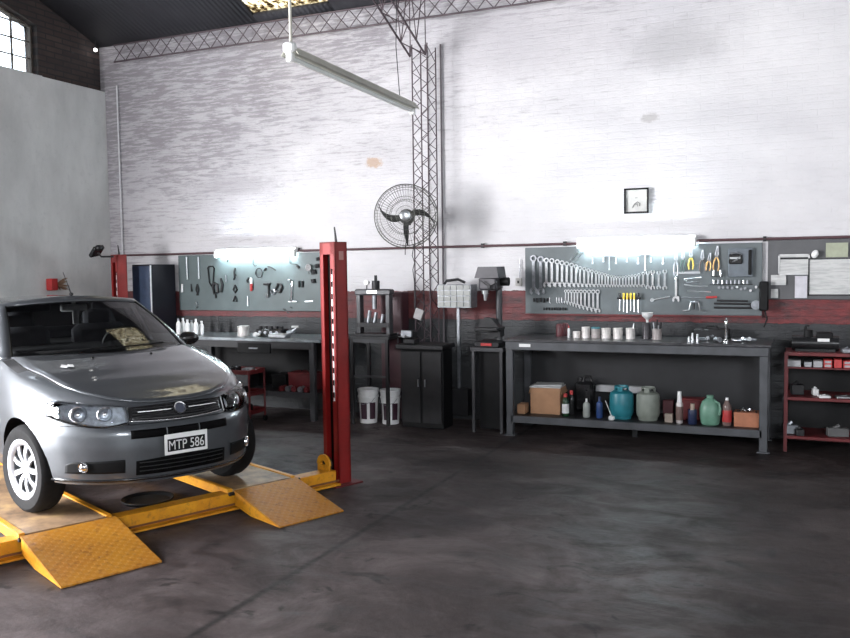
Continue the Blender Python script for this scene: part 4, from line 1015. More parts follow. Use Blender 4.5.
for i, u in enumerate(us2):
    pa, pb = onY(u, 289.6, HY), onY(u, 303.5+i*1.05, HY)
    o = wrench_mesh(pa.z-pb.z).build('ring_wrench', steel); o.location = pa
    tag(o, 'small steel ring wrench, %s from the left in the short lower row' % nth(i), 'wrench', 'ring wrenches in the short lower row')
for i, u in enumerate((549.5, 556.5, 559, 561.5)):
    b = MB(); b.tube([(0, 0, 0), (0, 0, -.055), (.012, 0, -.062)], .003, 6); hang('hex_key', b, steel, 'small bright hex key, %s of four below the dark sockets' % nth(i), 'hex key', u, 297.5, group='hex keys on the tool board')
for i in range(5):
    b = MB(); b.cyl((0, 0, 0), (0, 0, -.04-.01*(i % 2)), .012, n=10); hang('impact_socket', b, dark, 'black impact socket, %s of five under the two biggest wrenches' % nth(i), 'socket', 534+i*3.4, 298, group='black impact sockets under the biggest wrenches')
for i in range(9):
    b = MB(); b.cyl((0, 0, 0), (0, 0, -.03), .008, n=10); hang('socket_bit', b, dark, 'tiny black bit, %s of nine along the bottom left of the tool board' % nth(i), 'socket', 544+i*2.7, 307.5, group='tiny black bits at the bottom of the tool board')
for i, (u, dx) in enumerate(((574.5, 0), (579.5, 0))):
    b = MB(); b.tube([(.05, 0, .05), (.03, 0, .055), (.0, 0, .02), (-.045, 0, -.035)], .006, 7); hang('curved_wrench', b, steel, ['left curved half-moon wrench at the top of the tool board', 'right curved half-moon wrench near the lit tube'][i], 'wrench', u, 257, group='curved wrenches near the lit tube')
for i, (u, v, w_, h_) in enumerate(((609.3, 256, .115, .13), (645.3, 254.5, .09, .15))):
    p = onY(u, v, HY); t = thing('t_handle_wrench', ['wide T-handle wrench above the middle of the long wrench row', 'narrower T-handle wrench above the right end of the long wrench row'][i], 'wrench', p, 0, 'T-handle wrenches')
    MB().box((0, 0, 0), (w_, .016, .016), bev=.004).build('handle', steeld, t); MB().cyl((0, 0, 0), (0, 0, -h_), .0055, n=8).build('shaft', steel, t); MB().cyl((0, 0, -h_+.0), (0, 0, -h_-.02), .009, n=8).build('tip', steel, t)
for i, u in enumerate((592.5, 603.5, 616, 627, 638, 651, 663)):
    b = MB(); h = .07 if i % 2 == 0 else .05; b.cyl((0, 0, 0), (0, 0, -h*.7), .006, n=8); b.cyl((0, 0, -h*.7), (0, 0, -h), .010, n=8); hang('nut_driver', b, steel, 'short steel nut driver, %s from the left in the row under the lit tube' % nth(i), 'nut driver', u, 257.5, group='nut drivers under the lit tube')
# screwdrivers in a dark rack
t = thing('screwdriver_rack', 'dark strip rack holding the yellow-handled screwdrivers', 'rack', onY(629, 298.2, HY-.012)); MB().box((0, 0, 0), (.25, .035, .022), bev=.004).build('strip', dark, t)
for i, u in enumerate((620, 624, 627.5, 631, 634.5, 638.5)):
    p = onY(u, 298, HY-.012); m = yelh if i in (1, 2, 3, 4) else blackgl
    t = thing('screwdriver', ('yellow' if i in (1, 2, 3, 4) else 'black')+'-handled screwdriver, %s from the left in the dark rack' % nth(i), 'screwdriver', (p.x, HY-.028, p.z), 0, 'screwdrivers in the dark rack')
    MB().lathe([(0, -.015), (.010, -.015), (.012, 0), (.010, .03), (.013, .045), (.010, .052), (0, .054)], None, 10).build('handle', m, t); MB().cyl((0, 0, -.015), (0, 0, -.13-.01*(i % 3)), .0036, n=6).build('shaft', steel, t)
# pliers
def pliers(u, v, L, m, label, ang=0, spread=.35):
    t = thing('pliers', label, 'pliers', onY(u, v, HY-.006), 0); t.rotation_euler = (0, ang, 0)
    b = MB()
    for s_ in (-1, 1): b.tube([(s_*.004, 0, 0), (s_*.010, 0, -L*.22), (s_*.013, 0, -L*.36), (-s_*.004, 0, -L*.46)], [.004, .006, .009, .006], 6)
    b.cyl((0, -.008, -L*.40), (0, .008, -L*.40), .013, n=12); b.build('jaws', steeld, t)
    for s_ in (-1, 1): MB().tube([(s_*.006, 0, -L*.46), (s_*(.014+.012*spread), 0, -L*.6), (s_*(.016+.02*spread), 0, -L*.8), (s_*(.010+.02*spread), 0, -L)], [.006, .008, .008, .006], 7).build('handle', m, t)
    return t
gr_ = mat('dark_green_grip', (.04, .09, .08), .4); brn = mat('dark_brown_grip', (.05, .03, .025), .4)
pliers(676, 249.5, .27, steeld, 'long steel pliers left of the yellow-handled pliers', 0, .2)
pliers(683.5, 249, .24, gr_, 'slim dark green pliers beside the yellow-handled pliers', .05, .1)
pliers(691, 248, .22, yelh, 'bright yellow-handled pliers, leftmost of the yellow ones', 0, .4)
pliers(702.5, 250, .22, brn, 'dark-handled pliers between the two groups of yellow pliers', 0, .6)
pliers(710.2, 253, .18, mat('orange_yellow_grip', (.62, .36, .10), .4), 'orange-handled pliers tilted slightly to the left', .12, .3)
pliers(717.5, 246, .25, mat('orange_yellow_grip', (.62, .36, .10), .4), 'orange-handled pliers, rightmost pair on the board', .06, .6)
# big adjustable wrench, steel rule, horizontal hooks and bars
b = MB(); b.box((0, 0, -.09), (.026, .008, .20), bev=.003); b.ring((0, 0, -.225), .036, .016, .014, 18, math.radians(-40), math.radians(225)); b.box((.018, 0, -.205), (.03, .012, .03), .0)
hang('adjustable_wrench', b, chrome, 'large bright adjustable wrench hanging head down', 'wrench', 676, 278)
def bar(name, u0, v0, u1, v1, r_, m, label, cat, hookl=0, sag=0, square=False, extra=None):
    a = onY(u0, v0, HY); c = onY(u1, v1, HY); d = c-a; b = MB()
    pts = [Vector((0, 0, 0)), d*.33+Vector((0, 0, sag)), d*.66+Vector((0, 0, sag)), d]
    if hookl: pts = [Vector((.03, 0, -hookl)), Vector((.0, 0, -hookl*.6))] + pts
    if square: b.box(d/2, (d.length, .006, r_*2), R=Matrix.Rotation(-math.atan2(d.z, d.x), 4, 'Y'))
    else: b.tube(pts, r_, 7)
    if extra: extra(b, d)
    o = b.build(name, m); o.location = a; return tag(o, label, cat)
bar('steel_rule', 675, 273, 700, 272.5, .011, steel, 'straight steel rule above the hooks on the tool board', 'ruler', square=True)
bar('hook_tool', 684, 279, 701, 277.5, .005, steel, 'hooked steel bar, top one of the horizontal bars', 'hook', hookl=.02)
bar('hook_tool', 686, 282.5, 699, 281.5, .0045, steeld, 'short thin steel bar under the top hooked bar', 'bar', sag=-.003)
bar('hook_tool', 684, 284.5, 708, 286, .006, steel, 'curved steel bar in the middle of the horizontal bars', 'bar', sag=-.008)
bar('hook_tool', 687, 291, 711, 292, .005, steel, 'lowest straight steel bar with a bright tip', 'bar')
bar('extension_bar', 681, 297.5, 706, 297.5, .005, steeld, 'long thin extension bar left of the red handle', 'bar')
bar('ratchet', 706, 297.5, 717, 297, .011, redh, 'red-handled ratchet hung sideways', 'ratchet')
bar('ratchet_wrench', 652, 300, 670, 296.5, .007, steel, 'tilted steel ratchet left of the adjustable wrench head', 'ratchet', extra=lambda b, d: b.ring((0, 0, 0), .020, .006, .012, 14))
for i, (v, u0, u1) in enumerate(((300.5, 717, 748), (303.5, 714, 755), (307.5, 714, 757))): bar('breaker_bar', u0, v, u1, v+.6, .010, dark, ['upper dark breaker bar at the lower right of the board', 'middle dark breaker bar at the lower right of the board', 'lowest dark breaker bar at the lower right of the board'][i], 'bar')
t = thing('gear_puller', 'two-legged steel gear puller on the lower edge of the board', 'puller', onY(694.5, 302, HY-.01))
MB().box((0, 0, 0), (.085, .02, .018), bev=.003).build('yoke', steeld, t); MB().cyl((0, 0, .02), (0, 0, -.075), .008, n=8).build('screw', dark, t)
for s_ in (-1, 1): b = MB(); b.tube([(s_*.038, 0, 0), (s_*.055, 0, -.085), (s_*.115, 0, -.09)], [.006, .007, .005], 6); b.build('leg', steel, t)
# sockets on their rails
t = thing('socket_rail', 'thin rail holding the two bright deep sockets', 'rail', onY(717, 276.5, HY)); MB().box((0, 0, 0), (.12, .01, .008)).build('strip', dark, t)
for i, u in enumerate((713.7, 720.6)):
    b = MB(); b.cyl((0, 0, -.03), (0, 0, .03), .0105, n=14); hang('deep_socket', b, chrome, ['left one of the two bright deep sockets', 'right one of the two bright deep sockets'][i], 'socket', u, 273, HY-.014)
o = MB().box((0, 0, 0), (.41, .01, .008)).build('socket_rail', dark); o.location = onY(731, 284.6, HY); tag(o, 'long thin rail under the row of small sockets', 'rail')
for i, u in enumerate((713.7, 718.2, 722.2, 726.8, 731, 735, 739, 743.5, 747.3)):
    b = MB(); b.cyl((0, 0, -.02), (0, 0, .02), .012-.0004*i, n=12); hang('socket', b, chrome if i in (0, 2, 7) else steeld, 'small socket, %s from the left on the long rail' % nth(i), 'socket', u, 282, HY-.016, group='small sockets on the long rail')
for i, (u, v) in enumerate(((719, 287.5), (723, 287.5), (727.5, 287.5), (732, 288), (737, 287), (741, 289), (745, 288.5), (750.5, 290.5), (756, 287))):
    b = MB(); b.cyl((0, -.012, 0), (0, .012, 0), .013, n=12); hang('socket', b, chrome if i in (4, 7, 8) else steeld, 'small round socket, %s from the left in the loose row below the rail' % nth(i), 'socket', u, v, HY-.008, group='loose sockets below the long rail')
t = thing('tool_pouch', 'dark blue-grey hanging tool pouch with pliers near the right edge of the board', 'pouch', onY(740.5, 262.5, HY-.01))
MB().box((0, 0, 0), (.235, .018, .29), bev=.006).build('backing', mat('grey_blue_canvas', (.12, .14, .16), .6), t); MB().box((-.045, -.018, .035), (.13, .022, .10), bev=.01).build('pocket', blackgl, t)
MB().box((.09, -.016, .0), (.03, .02, .25), bev=.006).build('strap', black, t); MB().tube([(-.09, -.02, .09), (-.04, -.03, .10), (.01, -.02, .08), (-.03, -.03, .03), (-.09, -.02, .0)], .008, 6).build('tool_roll', steeld, t); MB().box((-.05, -.03, .045), (.10, .006, .02), bev=.002).build('clasp', steel, t)
t = thing('air_tool', 'black air tool with a round grey gauge at the right edge of the board', 'air tool', onY(764, 297, HY-.04))
MB().box((0, 0, .01), (.085, .07, .29), bev=.012).build('body', black, t); MB().cyl((-.075, -.02, -.08), (-.075, .02, -.08), .045, n=20).build('gauge', steeld, t); MB().tube([(-.13, 0, -.085), (-.03, 0, -.09)], .016, 8).build('nozzle', dark, t)
MB().tube([(.01, 0, -.13), (.03, 0, -.22), (.0, -.01, -.30)], .008, 6).build('hose', black, t)

# ================================================================ NOTICE BOARD
t = board_panel('notice_board', -.30, .95, 1.40, 1.985, boardr, 'dark grey notice board covered with papers right of the tool board')
def sheet(u0, v0, u1, v1, label, m=M_paper, off=.0, frame=None, name='paper_sheet', cat='paper'):
    a, c = onY(u0, v0, WB-.006-off), onY(u1, v1, WB-.006-off); w_, h_ = c.x-a.x, a.z-c.z; ctr = (a+c)/2
    t = thing(name, label, cat, ctr); MB().box((0, 0, 0), (w_, .003, h_)).build('sheet', m, t, smooth=0)
    if frame:
        b = MB()
        for s_ in (-1, 1): b.box((s_*w_/2, -.003, 0), (.012, .010, h_+.012)); b.box((0, -.003, s_*h_/2), (w_+.012, .010, .012))
        b.build('frame', frame, t, smooth=0)
    return t
t = sheet(779, 255, 809, 274, 'white framed form at the top left of the notice board', name='framed_form', frame=mat('grey_frame', (.55, .55, .55), .5), cat='form')
MB().box((0, -.004, .060), (.25, .003, .02)).build('heading', dark, t, smooth=0)
sheet(771, 275, 786, 285, 'small pale card below the left corner of the framed form', M_paper)
t = sheet(771, 289, 778, 298, 'tiny pale note at the lower left corner of the notice board')
sheet(795, 276, 807, 298, 'narrow upright sheet between the framed form and the large chart', mat('pale_lilac_paper', (.52, .51, .55), .7))
sheet(809, 259, 874, 295, 'large white wall chart with a dark frame on the notice board', frame=blackgl, name='wall_chart', cat='chart', off=.004)
sheet(826, 243, 848, 257, 'yellowish green leaflet above the large wall chart', mat('yellow_green_paper', (.33, .35, .26), .7), cat='leaflet', name='leaflet')
o = MB().sph((0, 0, 0), .035, 12, 8, (.9, .5, 1.2)).build('paper_roll', pale); o.location = onY(815, 254, WB-.03); o.rotation_euler = (0, .5, 0); tag(o, 'crumpled white paper pinned between the form and the leaflet', 'paper')

# ================================================================ RIGHT RED RACK
t = thing('parts_rack', 'low red steel parts rack at the right edge of the picture', 'rack', (-.13, 8.55, 0)); rack = t
for x in (.015, 1.18):
    for y in (.02, .5): MB().box((x, y, .465), (.03, .03, .93)).build('post', redd, t, smooth=0)
for z in (.915, .50, .135): MB().box((.6, .26, z), (1.18, .50, .03), bev=.004).build('shelf', redd, t)
MB().box((.6, .505, .5), (1.16, .008, .85)).build('back_panel', black, t)
RX = -.13
for i, (u, w_, h_, m, lbl) in enumerate(((793.5, .13, .06, 'pale_grey_card', 'pale grey parts box, leftmost under the rack top'), (808, .07, .05, 'grey', 'dark grey parts box second from the left under the rack top'), (818, .08, .06, 'pale_grey_card', 'grey parts box left of the pink-labelled one'), (828, .075, .075, 'pink', 'red parts box with pale labels'), (838, .07, .08, 'red', 'plain red parts box right of the labelled one'), (848, .08, .07, 'pink', 'red-grey parts box at the picture edge'))):
    mm = MATS['pale_grey_card'] if m == 'pale_grey_card' else steeld if m == 'grey' else redh
    p = onY(u, 368, 8.60); t = thing('parts_box', lbl, 'box', (p.x, 8.67, .7925), 0, 'parts boxes under the rack top')
    MB().box((0, 0, h_/2), (w_*.95, .12, h_), bev=.004).build('box', mm, t)
    if m in ('pink', 'grey'):
        for z in (.25, .72): MB().box((0, -.062, h_*z), (w_*.7, .003, h_*.28)).build('label_strip', MATS['pale_grey_card'], t, smooth=0)
MB().box((.58, .15, .785), (1.10, .22, .012)).build('tray', redd, rack)
# compressor-like dark machine on the rack
t = thing('air_compressor', 'small black machine with a white label on top of the red rack', 'compressor', (onY(815, 350, 8.75).x, 8.75, .931))
b = MB(); b.cyl((-.2, 0, .075), (.2, 0, .075), .07, n=20); b.box((0, 0, .012), (.34, .14, .024)); b.build('tank', blackgl, t); b = MB(); b.cyl((-.06, 0, .13), (-.06, 0, .2), .04, n=12); b.box((.08, 0, .15), (.14, .09, .06), bev=.01); b.build('pump', black, t)
MB().tube([(-.09, 0, .19), (-.08, 0, .235), (-.05, 0, .235)], .012, 6).build('handle', black, t); MB().box((.07, -.068, .11), (.10, .006, .028)).build('label_plate', whitep, t, smooth=0)
for u, z, Y, w_, h_, m, lbl, cat in ((815, .516, 8.75, .05, .075, pale, 'small white scrap standing on the middle rack shelf', 'scrap'), (824, .516, 8.60, .10, .03, pale, 'flat grey tray with a white edge on the middle rack shelf', 'tray'), (845, .516, 8.62, .16, .028, steel, 'long bright metal piece on the middle rack shelf', 'metal piece'), (791, .151, 8.68, .12, .11, steeld, 'grey metal part at the left of the bottom rack shelf', 'metal part'), (800, .151, 8.60, .07, .08, dark, 'dark metal part beside the grey one on the bottom rack shelf', 'metal part'), (838, .151, 8.68, .18, .10, mat('dark_grey_box', (.09, .09, .09), .6), 'dark grey box on the bottom rack shelf', 'box'), (846, .931, 8.66, .09, .05, steeld, 'grey casting at the right on the rack top', 'metal part'), (797, .516, 8.75, .11, .12, dark, 'dark casting at the left of the middle rack shelf', 'metal part')):
    b = MB(); b.box((0, 0, h_*.4), (w_, .09, h_*.8), bev=.006); b.cyl((-w_*.2, 0, h_*.7), (w_*.1, 0, h_), h_*.18, n=8); o = b.build('metal_part' if 'part' in cat or 'piece' in cat else cat, m); o.location = (onY(u, 400, Y).x, Y, z); o.rotation_euler = (0, 0, .2); tag(o, lbl, cat)
# dark upright locker between workbench and rack
# ================================================================ LEFT TOOL BOARD AND BENCH
t = board_panel('tool_board', -7.62, -5.42, 1.235, 1.965, mat('bluish_tool_board', (.075, .10, .103), .5, 0, .1, 5), 'grey-green tool board behind the lift, left of the near red post')
def hangL(name, pts, r_, m, label, cat, u, v, extra=None, n=7):
    b = MB()
    if pts: b.tube(pts, [q*1.3 for q in r_] if isinstance(r_, list) else r_*1.3, n)
    if extra: extra(b)
    return hang(name, b, m, label, cat, u, v)
hangL('long_wrench', [(0, 0, 0), (.004, 0, -.30)], .009, steel, 'long bright bar, left of the two on the left tool board', 'bar', 186.5, 257)
hangL('long_wrench', [(0, 0, 0), (0, 0, -.29)], .008, steel, 'long bright bar, right of the two on the left tool board', 'bar', 198.3, 257)
hangL('chisel', [(0, 0, 0), (-.004, 0, -.11)], [.010, .013], pale, 'short white-handled tool at the left edge of the left tool board', 'chisel', 182.2, 284)
hangL('chisel', [(0, 0, 0), (.004, 0, -.10)], [.006, .009], dark, 'dark chisel right of the white-handled tool', 'chisel', 191, 284)
hangL('pincers', [(0, 0, 0), (.02, 0, -.08), (-.01, 0, -.15)], .008, dark, 'dark pincers below the right long bar', 'pincers', 197, 284, lambda b: b.tube([(0, 0, 0), (-.02, 0, -.08), (.015, 0, -.15)], .008, 6))
hangL('pincers', [(0, 0, 0), (.025, 0, -.05), (.0, 0, -.08)], .006, steel, 'small bright pincers low on the left board', 'pincers', 196, 302)
hangL('belt', [(-.02, 0, 0), (.0, 0, .02), (.06, 0, .02), (.08, 0, 0), (.055, 0, -.20), (.03, 0, -.24), (.0, 0, -.19), (-.02, 0, 0)], .007, black, 'black looped belt hung on the left tool board', 'belt', 209, 268)
hangL('clamp', [(0, 0, 0), (.05, 0, -.02), (.06, 0, -.12), (0, 0, -.14), (-.02, 0, -.06), (0, 0, 0)], .014, dark, 'chunky dark clamp right of the looped belt', 'clamp', 214, 283, lambda b: b.cyl((.02, 0, -.14), (.02, 0, -.20), .01, n=8))
hangL('clamp', [(0, 0, 0), (.02, 0, -.06), (.0, 0, -.16)], .013, dark, 'dark upright clamp with a bright top', 'clamp', 221, 280, lambda b: b.sph((0, 0, .01), .016, 10, 6))
hangL('hook', [(0, 0, 0), (.02, 0, .03)], .005, dark, 'tiny dark hook high under the left lit tube', 'hook', 227, 262)
hangL('locking_pliers', [(.02, 0, .05), (0, 0, 0), (.005, 0, -.07), (-.01, 0, -.10)], .009, dark, 'dark locking pliers with a thin upper arm', 'pliers', 234, 272, lambda b: b.tube([(0, 0, 0), (.03, 0, -.05)], .007, 6))
hangL('pincers', [(0, 0, 0), (.03, 0, -.06), (0, 0, -.10), (-.03, 0, -.06), (0, 0, 0)], .008, dark, 'upper dark ring-shaped pincers below the locking pliers', 'pincers', 235, 285)
hangL('pincers', [(0, 0, 0), (.03, 0, -.07), (-.03, 0, -.07), (0, 0, 0)], .008, dark, 'lower dark triangular pincers near the bottom of the left board', 'pincers', 235, 296)
hangL('spanner', [(0, 0, 0), (0, 0, -.09)], .007, steeld, 'short dull spanner left of the locking pliers', 'spanner', 226, 275)
hangL('file', [(0, 0, 0), (0, 0, -.13)], [.003, .008], steel, 'slim bright file hanging below the red and white tool', 'file', 247.5, 296)
t = thing('glue_tube', 'white tool with a red lower half on the left tool board', 'tube', onY(251, 279, HY-.01)); MB().lathe([(0, -.06), (.016, -.06), (.018, 0), (.012, .015), (0, .02)], None, 12).build('upper', pale, t); MB().lathe([(0, -.155), (.014, -.155), (.019, -.13), (.018, -.06), (0, -.06)], None, 12).build('red_end', redh, t)
hangL('clamp', [(0, 0, 0), (-.03, 0, -.03), (-.02, 0, -.06)], .010, dark, 'small dark clamp left of the red and white tool', 'clamp', 249, 278)
hangL('wire_hanger', [(0, 0, .08), (.0, 0, 0), (.03, 0, -.03), (.05, 0, -.02)], .004, dark, 'thin dark wire hook above the coiled cable', 'hook', 253, 264)
hangL('coiled_cable', [(.05*math.cos(a), 0, .06*math.sin(a)) for a in [i*2*PI/18 for i in range(19)]], .005, dark, 'ring of dark coiled cable on the left tool board', 'cable', 259, 273)
hangL('plug', [(0, 0, 0), (.01, 0, -.01)], .018, dark, 'small round dark plug right of the cable ring', 'plug', 265, 269)
hangL('spanner', [(-.05, 0, .02), (0, 0, .01), (.07, 0, -.03)], .006, dark, 'thin dark spanner hung slanting under the left tube', 'spanner', 271, 268)
hangL('hammer', [(0, 0, 0), (0, 0, -.16)], .009, dark, 'dark hammer with a bright head in the middle of the left board', 'hammer', 268.5, 284, lambda b: b.cyl((-.07, 0, 0), (.025, 0, 0), .018, n=10))
hangL('ball_joint_tool', [(0, 0, 0), (.0, 0, -.05)], [.016, .012], steel, 'bright knob of metal below the hammer head', 'fitting', 267, 294)
hangL('chain', [(.04*math.cos(a)+.01*math.sin(3*a), 0, .055*math.sin(a)) for a in [i*2*PI/18 for i in range(19)]], .011, dark, 'tangled dark chain ring left of the bright crowbar', 'chain', 279, 288)
hangL('chain', [(.03*math.cos(a), 0, .03*math.sin(a)) for a in [i*2*PI/14 for i in range(15)]], .008, steeld, 'small grey ring inside the tangle left of the crowbar', 'ring', 273, 292)
hangL('crowbar', [(-.05, 0, -.005), (-.01, 0, .0), (.004, 0, -.02), (.0, 0, -.12), (-.012, 0, -.28)], .010, chrome, 'bright hooked crowbar on the left tool board', 'crowbar', 291.5, 279.5)
for i, u in enumerate((299, 302.3)): hangL('allen_socket', [(0, 0, 0), (0, 0, -.08)], .010, dark, ['dark short bar, left of a pair right of the crowbar', 'dark short bar, right of a pair beside the crowbar'][i], 'bar', u, 281)
hangL('spanner', [(0, 0, 0), (.12, 0, .0)], .006, steel, 'bright horizontal spanner crossing the crowbar', 'spanner', 288.5, 301.5); hangL('spanner', [(0, 0, 0), (.11, 0, .003)], .005, steel, 'faint horizontal spanner right of the crossing one', 'spanner', 305, 301.5)
hangL('hook', [(0, 0, .06), (0, 0, -.08), (.02, 0, -.10), (.10, 0, -.11)], .004, dark, 'thin dark wire running down from the conduit to the hanging tools', 'wire', 289.5, 256)
hangL('headphones', [(0, 0, 0), (.03, 0, -.02)], .012, dark, 'small dark fitting left of the round dark mirror', 'fitting', 297, 266)
t = thing('round_mirror', 'round dark disc hanging near the near red post', 'disc', onY(308.5, 267.5, HY-.02)); MB().cyl((0, -.01, 0), (0, .01, 0), .042, n=20).build('disc', blackgl, t); MB().cyl((0, 0, -.04), (.01, 0, -.085), .006, n=6).build('stem', dark, t)
for i, (u, v, r_) in enumerate(((317.5, 259, .018), (316.5, 266, .022), (313.5, 272, .025), (313, 281, .022))): hangL('cable_bundle', [(0, 0, r_), (.01, 0, -r_)], r_, dark, 'dark hose coupling, %s from the top in the column beside the near red post' % nth(i), 'coupling', u, v)
for i, (x_, v_) in enumerate(((283, 309), (290, 307), (287, 312))): hangL('hook', [(0, 0, 0), (.03, 0, -.01)], .006, dark, 'small dark bit, %s of three at the bottom of the left board under the crowbar' % nth(i), 'bit', x_, v_)
# white wall panel & locker
t = thing('metal_locker', 'tall narrow dark locker with a blue door in the corner behind the far red post', 'cabinet', (-7.83, 8.88, 0))
lk = mat('dark_navy_locker', (.011, .010, .016), .4, .2, .15, 5); MB().box((0, .0, .925), (.32, .46, 1.85), bev=.006).build('body', lk, t)
d_ = MB().box((0, -.238, .94), (.29, .018, 1.78), bev=.003).build('door', mat('blue_locker_door', (.024, .040, .075), .35, .2, .15), t); lab(d_, 'blue door'); MB().box((.10, -.252, 1.0), (.014, .02, .10)).build('handle', steel, d_)
MB().box((.155, -.236, .94), (.014, .014, 1.80)).build('edge_strip', steel, t)
# left bench
t = thing('workbench', 'dark workbench with a bluish shiny top below the left tool board', 'workbench', (-7.10, 8.40, 0))
LT = .955
MB().box((1.03, .34, LT-.02), (2.10, .68, .04), bev=.005).build('worktop', mat('bluish_steel_top', (.30, .33, .35), .28, .8, .3, 9), t)
for x in (.05, 1.95):
    for y in (.04, .62): MB().box((x, y, (LT-.04)/2), (.065, .065, LT-.04), bev=.005).build('leg', greysteel, t)
MB().box((1.0, .33, .31), (1.96, .60, .02)).build('shelf', darkpaint, t); MB().box((1.0, .02, .30), (1.9, .03, .06)).build('shelf_rail', greysteel, t); MB().box((1.0, .02, LT-.08), (1.9, .03, .08)).build('front_rail', darkpaint, t)
MB().box((1.0, .655, .6), (1.96, .01, .66)).build('back_panel', black, t)
d_ = MB().box((1.17, .0, LT-.12), (.46, .03, .12), bev=.004).build('drawer', black, t); MB().box((1.17, -.022, LT-.12), (.12, .015, .015)).build('handle', steeld, d_)
LB = LT+.001
for i, (u, h) in enumerate(((178.5, .2), (183, .205), (187.5, .19), (191.5, .18), (196, .20), (201.5, .17))):
    Y = 8.62+.06*(i % 2); p = onY(u, 325, Y)
    t = thing('oil_bottle', 'white oil bottle, %s from the left in the row on the left workbench' % nth(i), 'bottle', (p.x, Y, LB), 0, 'white oil bottles on the left workbench')
    b = MB(); b.lathe([(0, 0), (.030, 0), (.034, .01), (.034, h*.62), (.026, h*.75), (.012, h*.84), (.012, h*.88), (0, h*.88)], Matrix.Diagonal((1, .7, 1, 1)), 16); b.build('body', pale, t); MB().cyl((0, 0, h*.86), (0, 0, h), .014, n=10).build('cap', pale if i % 3 else steeld, t)
t = thing('paint_pot', 'silver lidded pot in the middle of the left workbench', 'pot', (onY(243.5, 330, 8.62).x, 8.62, LB)); MB().lathe([(0, 0), (.07, 0), (.072, .01), (.072, .105), (0, .106)], None, 24).build('body', tinl, t); MB().lathe([(0, .105), (.077, .105), (.077, .118), (.06, .125), (0, .125)], None, 24).build('lid', tinm, t)
b = MB(); b.sph((0, 0, .03), .03, 12, 8, (1.2, 1, 1)); b.cyl((.02, 0, .03), (.06, 0, .035), .014, n=8); o = b.build('small_valve', pale); o.location = (onY(255.5, 331, 8.5).x, 8.5, LB); tag(o, 'small pale valve just right of the silver pot', 'valve')
t = thing('cylinder_head', 'oily black engine cylinder head lying on the left workbench', 'engine part', (onY(272, 330, 8.66).x, 8.66, LB))
b = MB(); b.box((0, 0, .045), (.38, .16, .09), bev=.01); b.build('casting', blackgl, t)
for k in range(5): MB().cyl((-.15+.075*k, -.02, .085), (-.15+.075*k, -.02, .125), .025, n=12).build('valve_cover', dark, t)
for k in range(4): MB().cyl((-.12+.08*k, -.07, .05), (-.12+.08*k, -.09, .05), .020, n=12).build('port', steeld, t)
t = thing('hand_drill', 'pale angle tool at the right end of the left workbench', 'tool', (onY(292, 330, 8.6).x, 8.6, LB)); MB().tube([(-.06, 0, .045), (.0, 0, .06), (.07, 0, .105)], [.03, .025, .018], 10).build('body', steeld, t); MB().box((.05, -.01, .125), (.09, .03, .025), .1, bev=.006).build('handle', pale, t)
o = MB().box((0, 0, .025), (.24, .14, .05), bev=.01).build('parts_tray', steel); o.location = (onY(278, 340, 8.46).x, 8.5, LB); tag(o, 'bright steel tray at the front edge of the left workbench', 'tray')
# red trolleys under / before the bench
def trolley(x, y, label, h=.58, w_=.40, rz=0.):
    t = thing('tool_trolley', label, 'trolley', (x, y, 0), rz)
    for sx in (-1, 1):
        for sy in (-1, 1): MB().cyl((sx*w_/2, sy*.15, .07), (sx*w_/2, sy*.15, h), .012, n=8).build('post', redd, t); MB().cyl((sx*w_/2-.012, sy*.15, .035), (sx*w_/2+.012, sy*.15, .035), .033, n=14).build('caster', black, t)
    for z in (h-.02, h*.55, .12):
        b = MB(); b.box((0, 0, z), (w_, .32, .012)); 
        for s_ in (-1, 1): b.box((0, s_*.16, z+.02), (w_, .01, .05)); b.box((s_*w_/2, 0, z+.02), (.01, .32, .05))
        b.build('tray', redd, t, smooth=0)
    return t
trolley(-5.92, 8.12, 'red tool trolley with three trays in front of the left workbench', .60, .42)
for k, (dx, dy, z, h, m, lbl) in enumerate(((-.1, 0, .594, .06, blackgl, 'black box on the top tray of the red trolley, left side'), (.08, .03, .594, .045, steeld, 'grey casting on the top tray of the red trolley, right side'), (.0, 0, .345, .08, dark, 'dark engine part on the middle tray of the red trolley'), (-.1, -.06, .345, .05, steel, 'bright round part on the middle tray of the red trolley'), (.05, 0, .136, .08, dark, 'dark part on the bottom tray of the red trolley'))):
    b = MB(); b.box((0, 0, h/2), (.12, .12, h), bev=.01); b.cyl((0, -.03, h*.5), (0, -.08, h*.5), h*.35, n=12); o = b.build('engine_part', m); o.location = (-5.92+dx, 8.12+dy, z-.008 if z > .3 else z-.008); tag(o, lbl, 'engine part')
SHL = .321
for k, (x_, Y, w_, h_, m, lbl) in enumerate(((-5.42, 8.70, .34, .20, redd, 'dull red metal box on the lower shelf of the left workbench'), (-5.76, 8.75, .20, .16, black, 'black lump of machinery left of the dull red box'), (-6.35, 8.7, .4, .22, dark, 'dark crate on the lower shelf behind the car'))):
    t = thing('metal_box', lbl, 'box', (x_, Y, SHL)); MB().box((0, 0, h_/2), (w_, .22, h_), bev=.008).build('body', m, t); MB().box((0, 0, h_+.006), (w_+.012, .23, .02), bev=.004).build('lid', m, t); MB().tube([(-.05, -.0, h_+.016), (-.04, 0, h_+.04), (.04, 0, h_+.04), (.05, 0, h_+.016)], .006, 6).build('handle', dark, t)
for k in range(5):
    b = MB(); b.cyl((0, 0, 0), (0, .09, 0), .035, n=16); b.cyl((0, -.01, 0), (0, .0, 0), .018, n=12); o = b.build('gear', steeld if k % 2 else redd); o.location = (-5.60+.085*k, 8.45, SHL+.036); tag(o, 'small round gear, %s from the left along the front of the left bench shelf' % nth(k), 'gear', 'gears on the left bench shelf')

